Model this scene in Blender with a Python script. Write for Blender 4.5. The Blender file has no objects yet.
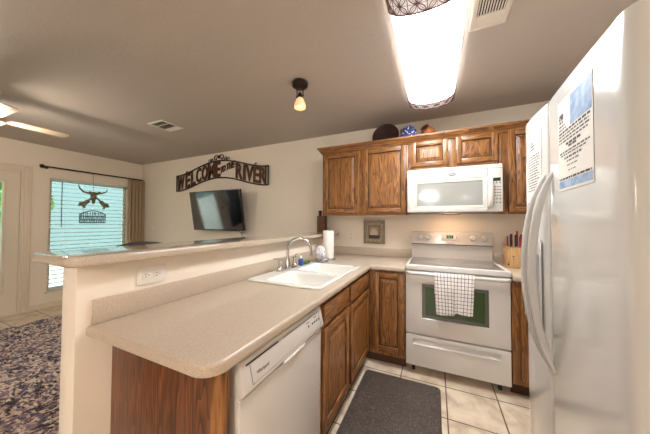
import bpy, bmesh, math, random
from math import pi, sin, cos, radians
from mathutils import Vector, Matrix

random.seed(7)
scene = bpy.context.scene
COL = scene.collection

# ------------------------------------------------------------------ camera
CAM = (0.2434, -2.8828, 1.3068)
YAW, PITCH, ROLL, FPX = -0.42705, 0.02246, 0.00432, 242.25
cam_data = bpy.data.cameras.new('camera')
cam_data.sensor_width = 36.0
cam_data.lens = FPX / 650 * 36.0
cam_data.clip_start = 0.02
cam = bpy.data.objects.new('camera', cam_data)
COL.objects.link(cam)
F = Vector((sin(YAW), cos(YAW), 0)); R = Vector((cos(YAW), -sin(YAW), 0)); U = Vector((0, 0, 1))
F, U = F * cos(PITCH) + U * sin(PITCH), U * cos(PITCH) - F * sin(PITCH)
R, U = R * cos(ROLL) + U * sin(ROLL), U * cos(ROLL) - R * sin(ROLL)
mw = Matrix((R, U, -F)).transposed().to_4x4()
mw.translation = CAM
cam.matrix_world = mw
scene.camera = cam

# ------------------------------------------------------------------ world, exposure
scene.view_settings.view_transform = 'Standard'
scene.view_settings.look = 'None'
scene.view_settings.gamma = 1.0
scene.view_settings.use_curve_mapping = False
scene.view_settings.exposure = 2.25
world = bpy.data.worlds.new('sky')
scene.world = world
world.use_nodes = True
bgn = world.node_tree.nodes['Background']
wt = world.node_tree
wtc = wt.nodes.new('ShaderNodeTexCoord')
wsep = wt.nodes.new('ShaderNodeSeparateXYZ')
wrp = wt.nodes.new('ShaderNodeValToRGB')
wrp.color_ramp.elements[0].position = 0.0
wrp.color_ramp.elements[0].color = (0.115, 0.165, 0.168, 1)      # hazy horizon
e_ = wrp.color_ramp.elements.new(0.22)
e_.color = (0.13, 0.185, 0.19, 1)
wrp.color_ramp.elements[-1].position = 0.75
wrp.color_ramp.elements[-1].color = (1.0, 1.0, 0.96, 1)           # bright overcast zenith
wt.links.new(wtc.outputs['Generated'], wsep.inputs[0])
wt.links.new(wsep.outputs[2], wrp.inputs[0])
wt.links.new(wrp.outputs[0], bgn.inputs[0])
bgn.inputs[1].default_value = 1.15

SUN = bpy.data.lights.new('sun', 'SUN')
SUN.energy = 0.4
SUN.angle = radians(3)
SUN.color = (1.0, 0.96, 0.88)
sun_o = bpy.data.objects.new('sun', SUN)
sun_o.rotation_euler = (radians(38), 0, radians(60))
COL.objects.link(sun_o)

# lamp strengths
E_FIXTURE = 8.8
E_SPOT = 0.16
E_FAN = 38.0
E_DOME = 21.0
E_HOOD = 0.9

# ------------------------------------------------------------------ helpers
def s2l(c):
    c /= 255.0
    return c / 12.92 if c <= 0.04045 else ((c + 0.055) / 1.055) ** 2.4

def rgb(r, g, b):
    return (s2l(r), s2l(g), s2l(b), 1.0)

class NT:
    def __init__(self, name):
        self.m = bpy.data.materials.new(name)
        self.m.use_nodes = True
        self.t = self.m.node_tree
        self.b = self.t.nodes['Principled BSDF']
        self.out = self.t.nodes['Material Output']
    def n(self, kind, **kw):
        x = self.t.nodes.new(kind)
        for k, v in kw.items():
            if k.startswith('i_'):
                x.inputs[k[2:].replace('_', ' ')].default_value = v
            else:
                setattr(x, k, v)
        return x
    def l(self, a, b):
        self.t.links.new(a, b)
    def ramp(self, fac, stops, interp='LINEAR'):
        r = self.n('ShaderNodeValToRGB')
        cr = r.color_ramp
        cr.interpolation = interp
        while len(cr.elements) < len(stops):
            cr.elements.new(0.5)
        for e, (p, c) in zip(cr.elements, stops):
            e.position = p
            e.color = c
        self.l(fac, r.inputs[0])
        return r.outputs[0]
    def bump(self, h, strength=0.2, dist=0.01):
        b = self.n('ShaderNodeBump')
        b.inputs['Strength'].default_value = strength
        b.inputs['Distance'].default_value = dist
        self.l(h, b.inputs['Height'])
        self.l(b.outputs[0], self.b.inputs['Normal'])

def plain(name, col, rough=0.5, metal=0.0, coat=0.0, emit=0.0, emit_col=None, spec=None):
    n = NT(name)
    n.b.inputs['Base Color'].default_value = col
    n.b.inputs['Roughness'].default_value = rough
    n.b.inputs['Metallic'].default_value = metal
    n.b.inputs['Coat Weight'].default_value = coat
    n.b.inputs['Coat Roughness'].default_value = 0.08
    if spec is not None:
        n.b.inputs['Specular IOR Level'].default_value = spec
    if emit:
        n.b.inputs['Emission Color'].default_value = emit_col or col
        n.b.inputs['Emission Strength'].default_value = emit
    return n.m

def noisy(name, c1, c2, scale=40, rough=0.6, bump=0.0, dist=0.004, detail=4, coat=0.0, coords='Object', lo=0.35, hi=0.65, metal=0.0):
    n = NT(name)
    tc = n.n('ShaderNodeTexCoord')
    nz = n.n('ShaderNodeTexNoise')
    nz.inputs['Scale'].default_value = scale
    nz.inputs['Detail'].default_value = detail
    n.l(tc.outputs[coords], nz.inputs['Vector'])
    c = n.ramp(nz.outputs[0], [(lo, c1), (hi, c2)])
    n.l(c, n.b.inputs['Base Color'])
    n.b.inputs['Roughness'].default_value = rough
    n.b.inputs['Metallic'].default_value = metal
    n.b.inputs['Coat Weight'].default_value = coat
    n.b.inputs['Coat Roughness'].default_value = 0.1
    if bump:
        n.bump(nz.outputs[0], bump, dist)
    return n.m

def oak(name, vertical=True, light=(166, 114, 60), mid=(136, 87, 42), dark=(84, 49, 22), axis=None):
    n = NT(name)
    tc = n.n('ShaderNodeTexCoord')
    oi = n.n('ShaderNodeObjectInfo')
    mul = n.n('ShaderNodeVectorMath', operation='SCALE')
    comb = n.n('ShaderNodeCombineXYZ')
    for k in range(3):
        n.l(oi.outputs['Random'], comb.inputs[k])
    n.l(comb.outputs[0], mul.inputs[0])
    mul.inputs['Scale'].default_value = 7.3
    add = n.n('ShaderNodeVectorMath', operation='ADD')
    n.l(tc.outputs['Object'], add.inputs[0])
    n.l(mul.outputs[0], add.inputs[1])
    mp = n.n('ShaderNodeMapping')
    a = axis if axis is not None else (2 if vertical else 0)
    sc = [1.0, 1.0, 1.0]
    sc[a] = 0.085
    mp.inputs['Scale'].default_value = sc
    n.l(add.outputs[0], mp.inputs['Vector'])
    n1 = n.n('ShaderNodeTexNoise')
    n1.inputs['Scale'].default_value = 9
    n1.inputs['Detail'].default_value = 3
    n1.inputs['Distortion'].default_value = 0.6
    n.l(mp.outputs[0], n1.inputs['Vector'])
    # growth rings : contour bands of the slow noise (gives cathedral figure)
    m1 = n.n('ShaderNodeMath', operation='MULTIPLY')
    m1.inputs[1].default_value = 15.0
    n.l(n1.outputs[0], m1.inputs[0])
    fr = n.n('ShaderNodeMath', operation='FRACT')
    n.l(m1.outputs[0], fr.inputs[0])
    n2 = n.n('ShaderNodeTexNoise')
    n2.inputs['Scale'].default_value = 130
    n2.inputs['Detail'].default_value = 3
    n.l(mp.outputs[0], n2.inputs['Vector'])
    mx = n.n('ShaderNodeMath', operation='MULTIPLY_ADD')
    n.l(n2.outputs[0], mx.inputs[0])
    mx.inputs[1].default_value = 0.75
    m3 = n.n('ShaderNodeMath', operation='MULTIPLY')
    m3.inputs[1].default_value = 0.45
    n.l(fr.outputs[0], m3.inputs[0])
    n.l(m3.outputs[0], mx.inputs[2])
    c = n.ramp(mx.outputs[0], [(0.30, rgb(*light)), (0.58, rgb(*mid)), (0.86, rgb(*dark))])
    n.l(c, n.b.inputs['Base Color'])
    n.b.inputs['Roughness'].default_value = 0.38
    n.b.inputs['Coat Weight'].default_value = 0.15
    n.b.inputs['Coat Roughness'].default_value = 0.2
    n.bump(n2.outputs[0], 0.12, 0.002)
    return n.m

class MB:
    """collects shapes into one mesh"""
    def __init__(self):
        self.bm = bmesh.new()
    def _merge(self, b, mi=0, M=None):
        if M is not None:
            bmesh.ops.transform(b, matrix=M, verts=b.verts)
        vm = {}
        for v in b.verts:
            vm[v] = self.bm.verts.new(v.co)
        for f in b.faces:
            try:
                nf = self.bm.faces.new([vm[v] for v in f.verts])
                nf.material_index = mi
            except ValueError:
                pass
        b.free()
        return self
    def box(self, x0, x1, y0, y1, z0, z1, bev=0.0, seg=2, mi=0, M=None):
        b = bmesh.new()
        bmesh.ops.create_cube(b, size=1)
        for v in b.verts:
            v.co = Vector(((x0 + x1) / 2 + v.co.x * (x1 - x0), (y0 + y1) / 2 + v.co.y * (y1 - y0), (z0 + z1) / 2 + v.co.z * (z1 - z0)))
        if bev > 0:
            bmesh.ops.bevel(b, geom=b.edges[:], offset=bev, segments=seg, profile=0.5, affect='EDGES')
        return self._merge(b, mi, M)
    def prism(self, pts, h0, h1, axis='z', mi=0, bev=0.0, seg=3, M=None):
        """polygon pts extruded along an axis: z:(x,y) x:(y,z) y:(x,z)"""
        b = bmesh.new()
        def P(a, c, h):
            return {'z': (a, c, h), 'x': (h, a, c), 'y': (a, h, c)}[axis]
        v0 = [b.verts.new(P(a, c, h0)) for a, c in pts]
        v1 = [b.verts.new(P(a, c, h1)) for a, c in pts]
        f0 = b.faces.new(v0); f1 = b.faces.new(v1)
        n = len(pts)
        for i in range(n):
            b.faces.new((v0[i], v0[(i + 1) % n], v1[(i + 1) % n], v1[i]))
        bmesh.ops.recalc_face_normals(b, faces=b.faces[:])
        if bev > 0:
            ed = list({e for f in (f0, f1) for e in f.edges})
            bmesh.ops.bevel(b, geom=ed, offset=bev, segments=seg, profile=0.5, affect='EDGES')
        return self._merge(b, mi, M)
    def lathe(self, prof, n=28, M=None, mi=0):
        """profile [(r,z)] about z"""
        b = bmesh.new()
        rings = []
        for r, z in prof:
            if r < 1e-5:
                rings.append([b.verts.new((0, 0, z))])
            else:
                rings.append([b.verts.new((r * cos(2 * pi * k / n), r * sin(2 * pi * k / n), z)) for k in range(n)])
        for a, c in zip(rings, rings[1:]):
            if len(a) == 1 and len(c) == 1:
                continue
            for k in range(n):
                k2 = (k + 1) % n
                if len(a) == 1:
                    b.faces.new((a[0], c[k2], c[k]))
                elif len(c) == 1:
                    b.faces.new((a[k], a[k2], c[0]))
                else:
                    b.faces.new((a[k], a[k2], c[k2], c[k]))
        bmesh.ops.recalc_face_normals(b, faces=b.faces[:])
        return self._merge(b, mi, M)
    def cyl(self, r, z0, z1, n=24, M=None, mi=0, r2=None):
        r2 = r if r2 is None else r2
        return self.lathe([(0, z0), (r, z0), (r2, z1), (0, z1)], n, M, mi)
    def tube(self, path, rad, n=10, mi=0, sx=1.0, M=None, up=None):
        """tube along points; rad number or list; sx flattens across the up side"""
        b = bmesh.new()
        pts = [Vector(p) for p in path]
        N = len(pts)
        rads = rad if isinstance(rad, (list, tuple)) else [rad] * N
        rings = []
        prev = None
        for i, p in enumerate(pts):
            t = (pts[min(i + 1, N - 1)] - pts[max(i - 1, 0)]).normalized()
            if up is not None:
                u = Vector(up)
                u = (u - t * u.dot(t)).normalized()
            elif prev is None:
                u = t.orthogonal().normalized()
            else:
                u = (prev - t * prev.dot(t)).normalized()
            prev = u
            w = t.cross(u)
            rings.append([b.verts.new(p + (u * cos(2 * pi * k / n) * sx + w * sin(2 * pi * k / n)) * rads[i]) for k in range(n)])
        for a, c in zip(rings, rings[1:]):
            for k in range(n):
                b.faces.new((a[k], a[(k + 1) % n], c[(k + 1) % n], c[k]))
        b.faces.new(rings[0]); b.faces.new(rings[-1])
        bmesh.ops.recalc_face_normals(b, faces=b.faces[:])
        return self._merge(b, mi, M)
    def ball(self, c, r, sc=(1, 1, 1), mi=0, sub=3):
        b = bmesh.new()
        bmesh.ops.create_icosphere(b, subdivisions=sub, radius=r)
        for v in b.verts:
            v.co = Vector((c[0] + v.co.x * sc[0], c[1] + v.co.y * sc[1], c[2] + v.co.z * sc[2]))
        return self._merge(b, mi)
    def grid(self, fn, nu, nv, mi=0, closed=False):
        """surface fn(u,v) u,v in 0..1"""
        vs = [[self.bm.verts.new(fn(i / nu, j / nv)) for j in range(nv + 1)] for i in range(nu + 1)]
        for i in range(nu):
            for j in range(nv):
                f = self.bm.faces.new((vs[i][j], vs[i + 1][j], vs[i + 1][j + 1], vs[i][j + 1]))
                f.material_index = mi
        return self
    def quad(self, a, b, c, d, mi=0):
        f = self.bm.faces.new([self.bm.verts.new(p) for p in (a, b, c, d)])
        f.material_index = mi
        return self
    def build(self, name, mats, parent=None, smooth=35, loc=None, rotz=None, recalc=False):
        if recalc:
            bmesh.ops.recalc_face_normals(self.bm, faces=self.bm.faces[:])
        me = bpy.data.meshes.new(name)
        self.bm.to_mesh(me)
        self.bm.free()
        for m in (mats if isinstance(mats, (list, tuple)) else [mats]):
            me.materials.append(m)
        o = bpy.data.objects.new(name, me)
        COL.objects.link(o)
        if smooth:
            me.shade_smooth()
            me.set_sharp_from_angle(angle=radians(smooth))
        if loc is not None:
            o.location = loc
        if rotz is not None:
            o.rotation_euler = (0, 0, rotz)
        if parent is not None:
            o.parent = parent
        return o

def tag(o, label, cat, group=None, kind=None):
    if label: o['label'] = label
    if cat: o['category'] = cat
    if group: o['group'] = group
    if kind: o['kind'] = kind
    return o

def thing(name, label, cat, loc=(0, 0, 0), rotz=0.0, group=None):
    o = bpy.data.objects.new(name, None)
    o.empty_display_size = 0.1
    COL.objects.link(o)
    o.location = loc
    o.rotation_euler = (0, 0, rotz)
    return tag(o, label, cat, group)

def struct(o):
    o['kind'] = 'structure'
    return o

def sempty(name, loc=(0, 0, 0)):
    o = bpy.data.objects.new(name, None)
    COL.objects.link(o)
    o.location = loc
    return struct(o)

def wloc(o, parent_loc):
    """geometry was written in world coordinates: shift it under its parent"""
    o.location = -Vector(parent_loc)
    return o

def rrect(x0, x1, y0, y1, r, n=6, corners=(1, 1, 1, 1)):
    """rounded rectangle; corners order: (x0,y0),(x1,y0),(x1,y1),(x0,y1)"""
    pts = []
    for (cx, cy, a0), on in zip(((x0 + r, y0 + r, pi), (x1 - r, y0 + r, 1.5 * pi), (x1 - r, y1 - r, 0), (x0 + r, y1 - r, .5 * pi)), corners):
        if on:
            for k in range(n + 1):
                a = a0 + (pi / 2) * k / n
                pts.append((cx + r * cos(a), cy + r * sin(a)))
        else:
            sx = x0 if abs(cx - x0 - r) < 1e-9 else x1
            sy = y0 if abs(cy - y0 - r) < 1e-9 else y1
            pts.append((sx, sy))
    return pts

def boolean(o, cutters):
    for c in cutters:
        md = o.modifiers.new('cut', 'BOOLEAN')
        md.operation = 'DIFFERENCE'
        md.solver = 'EXACT'
        md.object = c
    bpy.context.view_layer.update()
    dg = bpy.context.evaluated_depsgraph_get()
    me = bpy.data.meshes.new_from_object(o.evaluated_get(dg))
    o.modifiers.clear()
    o.data = me
    for c in cutters:
        bpy.data.objects.remove(c, do_unlink=True)
    me.shade_smooth()
    me.set_sharp_from_angle(angle=radians(35))
    return o

def ring_plate(b, x0, x1, z0, z1, hx0, hx1, hz0, hz1, yf, yb, bev=.004, hb=.003):
    """flat panel facing -y with a rectangular opening, as one closed ring"""
    def rc(a, c, d, e, y):
        return [b.bm.verts.new(p) for p in ((a, y, d), (c, y, d), (c, y, e), (a, y, e))]
    L_ = [rc(x0, x1, z0, z1, yb), rc(x0, x1, z0, z1, yf + bev), rc(x0 + bev * .3, x1 - bev * .3, z0 + bev * .3, z1 - bev * .3, yf + bev * .3), rc(x0 + bev, x1 - bev, z0 + bev, z1 - bev, yf),
          rc(hx0 - hb, hx1 + hb, hz0 - hb, hz1 + hb, yf), rc(hx0, hx1, hz0, hz1, yf + hb), rc(hx0, hx1, hz0, hz1, yb)]
    L_.append(L_[0])
    for A, B in zip(L_, L_[1:]):
        for k in range(4):
            b.bm.faces.new((A[k], A[(k + 1) % 4], B[(k + 1) % 4], B[k]))
    bmesh.ops.recalc_face_normals(b.bm, faces=b.bm.faces[:])
    return b

def text_bm(txt, size, depth=0.002, offset=0.0, align='CENTER'):
    """flat lettering in the XY plane as a bmesh"""
    cu = bpy.data.curves.new('lettering', 'FONT')
    cu.body = txt
    cu.size = size
    cu.extrude = depth / 2
    cu.offset = offset
    cu.align_x = align
    cu.align_y = 'CENTER'
    cu.resolution_u = 3
    ob = bpy.data.objects.new('lettering', cu)
    COL.objects.link(ob)
    bpy.context.view_layer.update()
    me = bpy.data.meshes.new_from_object(ob.evaluated_get(bpy.context.evaluated_depsgraph_get()))
    b = bmesh.new()
    b.from_mesh(me)
    bpy.data.objects.remove(ob, do_unlink=True)
    bpy.data.curves.remove(cu)
    bpy.data.meshes.remove(me)
    return b

RX90 = Matrix.Rotation(pi / 2, 4, 'X')      # XY lettering -> stands up facing -Y
RZ90 = Matrix.Rotation(pi / 2, 4, 'Z')

# ------------------------------------------------------------------ materials
M = {}
def wall_mat():
    n = NT('wall_paint')
    tc = n.n('ShaderNodeTexCoord')
    nz = n.n('ShaderNodeTexNoise'); nz.inputs['Scale'].default_value = 90; nz.inputs['Detail'].default_value = 3
    n.l(tc.outputs['Object'], nz.inputs['Vector'])
    n.b.inputs['Base Color'].default_value = rgb(236, 224, 208)
    n.b.inputs['Roughness'].default_value = 0.6
    n.bump(nz.outputs[0], 0.15, 0.004)
    return n.m
M['wall'] = wall_mat()
def ceil_mat():
    n = NT('ceiling_texture')
    tc = n.n('ShaderNodeTexCoord')
    nz = n.n('ShaderNodeTexNoise'); nz.inputs['Scale'].default_value = 55; nz.inputs['Detail'].default_value = 4
    n.l(tc.outputs['Object'], nz.inputs['Vector'])
    n.b.inputs['Base Color'].default_value = rgb(190, 178, 168)
    n.b.inputs['Roughness'].default_value = 0.65
    n.bump(nz.outputs[0], 0.35, 0.006)
    return n.m
M['ceiling'] = ceil_mat()
def tile_mat():
    n = NT('floor_tile')
    tc = n.n('ShaderNodeTexCoord')
    mp = n.n('ShaderNodeMapping'); mp.inputs['Location'].default_value = (-0.312 + 0.343 * 40, 0.70 + 0.343 * 40, 0)
    n.l(tc.outputs['Object'], mp.inputs['Vector'])
    br = n.n('ShaderNodeTexBrick'); br.offset = 0.0; br.squash = 1.0
    br.inputs['Scale'].default_value = 1.0
    br.inputs['Brick Width'].default_value = 0.343
    br.inputs['Row Height'].default_value = 0.343
    br.inputs['Mortar Size'].default_value = 0.0045
    br.inputs['Mortar Smooth'].default_value = 0.2
    n.l(mp.outputs[0], br.inputs['Vector'])
    nz = n.n('ShaderNodeTexNoise'); nz.inputs['Scale'].default_value = 9; nz.inputs['Detail'].default_value = 7; nz.inputs['Distortion'].default_value = 0.5
    n.l(tc.outputs['Object'], nz.inputs['Vector'])
    c = n.ramp(nz.outputs[0], [(0.3, rgb(196, 174, 150)), (0.5, rgb(224, 204, 178)), (0.7, rgb(238, 222, 200))])
    mx = n.n('ShaderNodeMix', data_type='RGBA')
    n.l(br.outputs['Fac'], mx.inputs['Factor'])
    n.l(c, mx.inputs[6])
    mx.inputs[7].default_value = rgb(92, 72, 56)
    n.l(mx.outputs[2], n.b.inputs['Base Color'])
    n.b.inputs['Roughness'].default_value = 0.3
    inv = n.n('ShaderNodeMath', operation='SUBTRACT'); inv.inputs[0].default_value = 1.0
    n.l(br.outputs['Fac'], inv.inputs[1])
    n.bump(inv.outputs[0], 0.3, 0.003)
    return n.m
M['tile'] = tile_mat()
def counter_mat(name, rough, coat):
    n = NT(name)
    tc = n.n('ShaderNodeTexCoord')
    nz = n.n('ShaderNodeTexNoise'); nz.inputs['Scale'].default_value = 260; nz.inputs['Detail'].default_value = 2
    n.l(tc.outputs['Object'], nz.inputs['Vector'])
    c = n.ramp(nz.outputs[0], [(0.30, rgb(180, 163, 143)), (0.5, rgb(195, 178, 158)), (0.70, rgb(204, 188, 169))])
    n.l(c, n.b.inputs['Base Color'])
    n.b.inputs['Roughness'].default_value = rough
    n.b.inputs['Coat Weight'].default_value = coat
    n.b.inputs['Coat Roughness'].default_value = 0.07
    return n.m
M['counter'] = counter_mat('speckled_laminate', 0.3, 0.25)
M['bar'] = counter_mat('speckled_laminate_gloss', 0.16, 0.9)
M['oak'] = oak('oak_upright_grain')
M['oak_h'] = oak('oak_level_grain', vertical=False)
M['oak_y'] = oak('oak_level_grain_deep', axis=1)
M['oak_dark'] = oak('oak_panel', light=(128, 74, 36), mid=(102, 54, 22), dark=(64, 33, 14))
M['toe'] = plain('toe_kick_dark', rgb(70, 42, 24), 0.6)
M['gap'] = plain('shadow_gap_dark', rgb(40, 28, 20), 0.8)
M['white'] = plain('appliance_white', rgb(216, 210, 204), 0.22, coat=0.3)
M['mwwhite'] = plain('microwave_white', rgb(204, 198, 191), 0.3, coat=0.2)
M['white_matte'] = plain('white_plastic', rgb(222, 218, 212), 0.4)
M['fridge'] = plain('refrigerator_white', rgb(216, 213, 208), 0.16, coat=0.6)
M['sink'] = plain('sink_white', rgb(240, 238, 232), 0.18, coat=0.4)
M['chrome'] = plain('chrome', rgb(200, 198, 196), 0.12, metal=1.0)
M['black'] = plain('black_plastic', rgb(28, 27, 27), 0.4)
M['grey'] = plain('grey_plastic', rgb(140, 138, 136), 0.4)
M['bronze'] = plain('dark_bronze', rgb(52, 40, 32), 0.4, metal=0.6)
M['glasstop'] = plain('cooktop_glass', rgb(120, 116, 112), 0.08, coat=0.5)
M['ovenglass'] = plain('oven_glass_green', rgb(48, 72, 30), 0.08, coat=0.5)
M['ovenborder'] = plain('oven_glass_border', rgb(92, 92, 86), 0.12, coat=0.5)
M['mwglass'] = plain('microwave_glass', rgb(150, 149, 143), 0.08, coat=0.6)
M['mwtrim'] = plain('microwave_window_trim', rgb(214, 209, 196), 0.35)
M['display'] = plain('display_dark', rgb(28, 42, 28), 0.15)
M['displaygreen'] = plain('display_green_digits', rgb(60, 130, 70), 0.3, emit=0.4)
M['plate'] = plain('outlet_white', rgb(236, 230, 220), 0.35)
M['paint_trim'] = plain('trim_paint', rgb(224, 210, 190), 0.4)
M['paint_door'] = plain('door_paint', rgb(226, 214, 196), 0.4)
M['mat_rubber'] = None
M['tvscreen'] = plain('tv_screen', rgb(12, 15, 22), 0.06, coat=1.0, spec=1.0)
M['tvbezel'] = plain('tv_bezel', rgb(22, 22, 24), 0.3)
M['signmetal'] = noisy('rusty_sign_metal', rgb(66, 38, 24), rgb(104, 62, 38), 30, 0.55, metal=0.3)
M['signdark'] = plain('sign_dark_rail', rgb(44, 34, 28), 0.5, metal=0.4)
M['curtain'] = noisy('brown_curtain', rgb(158, 136, 110), rgb(174, 150, 122), 60, 0.8)
M['paper'] = plain('paper_white', rgb(236, 230, 222), 0.55)
M['ink'] = plain('ink_dark', rgb(70, 66, 70), 0.6)
M['paperblue'] = noisy('paper_blue_print', rgb(120, 150, 195), rgb(176, 196, 220), 25, 0.5)
M['towelroll'] = noisy('paper_towel_white', rgb(238, 232, 224), rgb(246, 242, 236), 90, 0.85, 0.2, 0.003)
M['blue'] = plain('soap_blue', rgb(42, 78, 150), 0.15, coat=0.5)
M['cobalt'] = plain('blue_rim', rgb(52, 70, 140), 0.3)
M['green'] = noisy('sponge_green', rgb(64, 88, 52), rgb(92, 120, 74), 80, 0.9, 0.4)
M['knifewood'] = oak('knife_block_wood', light=(222, 184, 132), mid=(206, 164, 110), dark=(176, 132, 82))
M['red'] = plain('knife_handle_red', rgb(150, 30, 28), 0.35)
M['navy'] = plain('knife_handle_dark', rgb(44, 40, 58), 0.35)
M['platter'] = noisy('dark_brown_platter', rgb(44, 24, 22), rgb(64, 36, 32), 12, 0.4)
M['terracotta'] = noisy('terracotta', rgb(168, 96, 56), rgb(186, 112, 68), 20, 0.8)
M['olive'] = noisy('woven_olive', rgb(112, 100, 66), rgb(142, 128, 88), 60, 0.85, 0.4)
M['silverframe'] = noisy('aged_silver_frame', rgb(140, 128, 108), rgb(172, 158, 134), 40, 0.4, 0.2, 0.003, metal=0.5)
M['shell'] = plain('picture_shell', rgb(214, 188, 168), 0.5)
M['pic_dark'] = plain('picture_dark', rgb(70, 58, 46), 0.6)
M['pic_mid'] = plain('picture_grey_tan', rgb(164, 146, 122), 0.6)
M['blade'] = plain('fan_blade_white', rgb(206, 184, 158), 0.5)
def diffuser_mat():
    # the lens throws most of its light straight down, its curved sides glow dimly
    n = NT('diffuser_glow')
    g = n.n('ShaderNodeNewGeometry')
    sp_ = n.n('ShaderNodeSeparateXYZ'); n.l(g.outputs['True Normal'], sp_.inputs[0])
    ab = n.n('ShaderNodeMath', operation='ABSOLUTE'); n.l(sp_.outputs[2], ab.inputs[0])
    pw = n.n('ShaderNodeMath', operation='POWER'); n.l(ab.outputs[0], pw.inputs[0]); pw.inputs[1].default_value = 6.0
    ma = n.n('ShaderNodeMath', operation='MULTIPLY_ADD'); n.l(pw.outputs[0], ma.inputs[0]); ma.inputs[1].default_value = E_FIXTURE; ma.inputs[2].default_value = 0.22
    n.b.inputs['Base Color'].default_value = rgb(240, 240, 242)
    n.b.inputs['Emission Color'].default_value = (0.95, 0.98, 1.0, 1)
    n.l(ma.outputs[0], n.b.inputs['Emission Strength'])
    return n.m
M['glow_fixture'] = diffuser_mat()
M['glow_spot'] = plain('spot_shade_glow', rgb(250, 190, 140), 0.5, emit=E_SPOT, emit_col=(1.0, 0.55, 0.30, 1))
M['glow_spot_core'] = plain('spot_bulb_glow', rgb(255, 230, 200), 0.5, emit=0.6, emit_col=(1.0, 0.80, 0.55, 1))
M['glow_fan'] = plain('fan_globe_glow', rgb(255, 240, 220), 0.5, emit=E_FAN, emit_col=(1.0, 0.87, 0.72, 1))
M['glow_dome'] = plain('pendant_glow', rgb(255, 240, 220), 0.5, emit=E_DOME, emit_col=(1.0, 0.95, 0.93, 1))
M['endcap'] = plain('fixture_band_metal', rgb(128, 92, 90), 0.5, metal=0.2)
M['endback'] = plain('fixture_band_backing', rgb(226, 216, 206), 0.5)
M['ventwhite'] = plain('register_white', rgb(226, 216, 202), 0.4)
M['ventdark'] = plain('register_shadow', rgb(40, 34, 28), 0.9)
M['stoolwood'] = plain('stool_dark_wood', rgb(34, 26, 24), 0.5)
M['leaf'] = noisy('shrub_leaf', rgb(92, 138, 78), rgb(150, 190, 112), 6, 0.6)
M['bark'] = plain('trunk_bark', rgb(90, 72, 56), 0.9)
M['ground'] = noisy('patio_concrete', rgb(205, 205, 202), rgb(226, 226, 222), 5, 0.9)
M['gap_shade'] = plain('gap_shade_grey', rgb(74, 72, 70), 0.7)
M['handle'] = plain('refrigerator_handle', rgb(196, 193, 189), 0.25, coat=0.4)
M['badge'] = plain('badge_silver', rgb(120, 122, 128), 0.25, metal=0.8)
M['twig'] = plain('twig_pale', rgb(206, 196, 176), 0.7)
M['holderwood'] = oak('holder_wood', light=(140, 84, 46), mid=(112, 64, 34), dark=(70, 38, 20))
M['decor_metal'] = noisy('weathered_metal', rgb(104, 104, 84), rgb(150, 146, 118), 40, 0.5, metal=0.3)
M['plaque'] = plain('plaque_dark_metal', rgb(44, 52, 54), 0.5, metal=0.3)

def glass_mat():
    n = NT('window_glass')
    n.t.nodes.remove(n.b)
    tr = n.n('ShaderNodeBsdfTransparent'); tr.inputs[0].default_value = (0.90, 0.97, 0.95, 1)
    gl = n.n('ShaderNodeBsdfGlossy'); gl.inputs['Roughness'].default_value = 0.02
    fr = n.n('ShaderNodeFresnel'); fr.inputs[0].default_value = 1.45
    mx = n.n('ShaderNodeMixShader')
    n.l(fr.outputs[0], mx.inputs[0]); n.l(tr.outputs[0], mx.inputs[1]); n.l(gl.outputs[0], mx.inputs[2])
    n.l(mx.outputs[0], n.out.inputs[0])
    return n.m
M['glass'] = glass_mat()

def blind_mat():
    n = NT('blind_slat_translucent')
    n.t.nodes.remove(n.b)
    d = n.n('ShaderNodeBsdfDiffuse'); d.inputs[0].default_value = rgb(236, 236, 230)
    tr = n.n('ShaderNodeBsdfTranslucent'); tr.inputs[0].default_value = (0.85, 0.95, 0.94, 1)
    mx = n.n('ShaderNodeMixShader'); mx.inputs[0].default_value = 0.55
    n.l(d.outputs[0], mx.inputs[1]); n.l(tr.outputs[0], mx.inputs[2]); n.l(mx.outputs[0], n.out.inputs[0])
    return n.m
M['slat'] = blind_mat()

def towel_mat():
    n = NT('checked_towel')
    tc = n.n('ShaderNodeTexCoord')
    sep = n.n('ShaderNodeSeparateXYZ')
    n.l(tc.outputs['UV'], sep.inputs[0])
    outs = []
    for k, (p, w) in enumerate(((0.0245, 0.15), (0.0285, 0.13))):
        d = n.n('ShaderNodeMath', operation='DIVIDE'); d.inputs[1].default_value = p
        n.l(sep.outputs[k], d.inputs[0])
        f = n.n('ShaderNodeMath', operation='FRACT'); n.l(d.outputs[0], f.inputs[0])
        c = n.n('ShaderNodeMath', operation='LESS_THAN'); c.inputs[1].default_value = w
        n.l(f.outputs[0], c.inputs[0])
        outs.append(c)
    mxm = n.n('ShaderNodeMath', operation='MAXIMUM')
    n.l(outs[0].outputs[0], mxm.inputs[0]); n.l(outs[1].outputs[0], mxm.inputs[1])
    mx = n.n('ShaderNodeMix', data_type='RGBA')
    n.l(mxm.outputs[0], mx.inputs['Factor'])
    mx.inputs[6].default_value = rgb(240, 234, 230)
    mx.inputs[7].default_value = rgb(84, 74, 84)
    n.l(mx.outputs[2], n.b.inputs['Base Color'])
    n.b.inputs['Roughness'].default_value = 0.9
    return n.m
M['towel'] = towel_mat()

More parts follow.
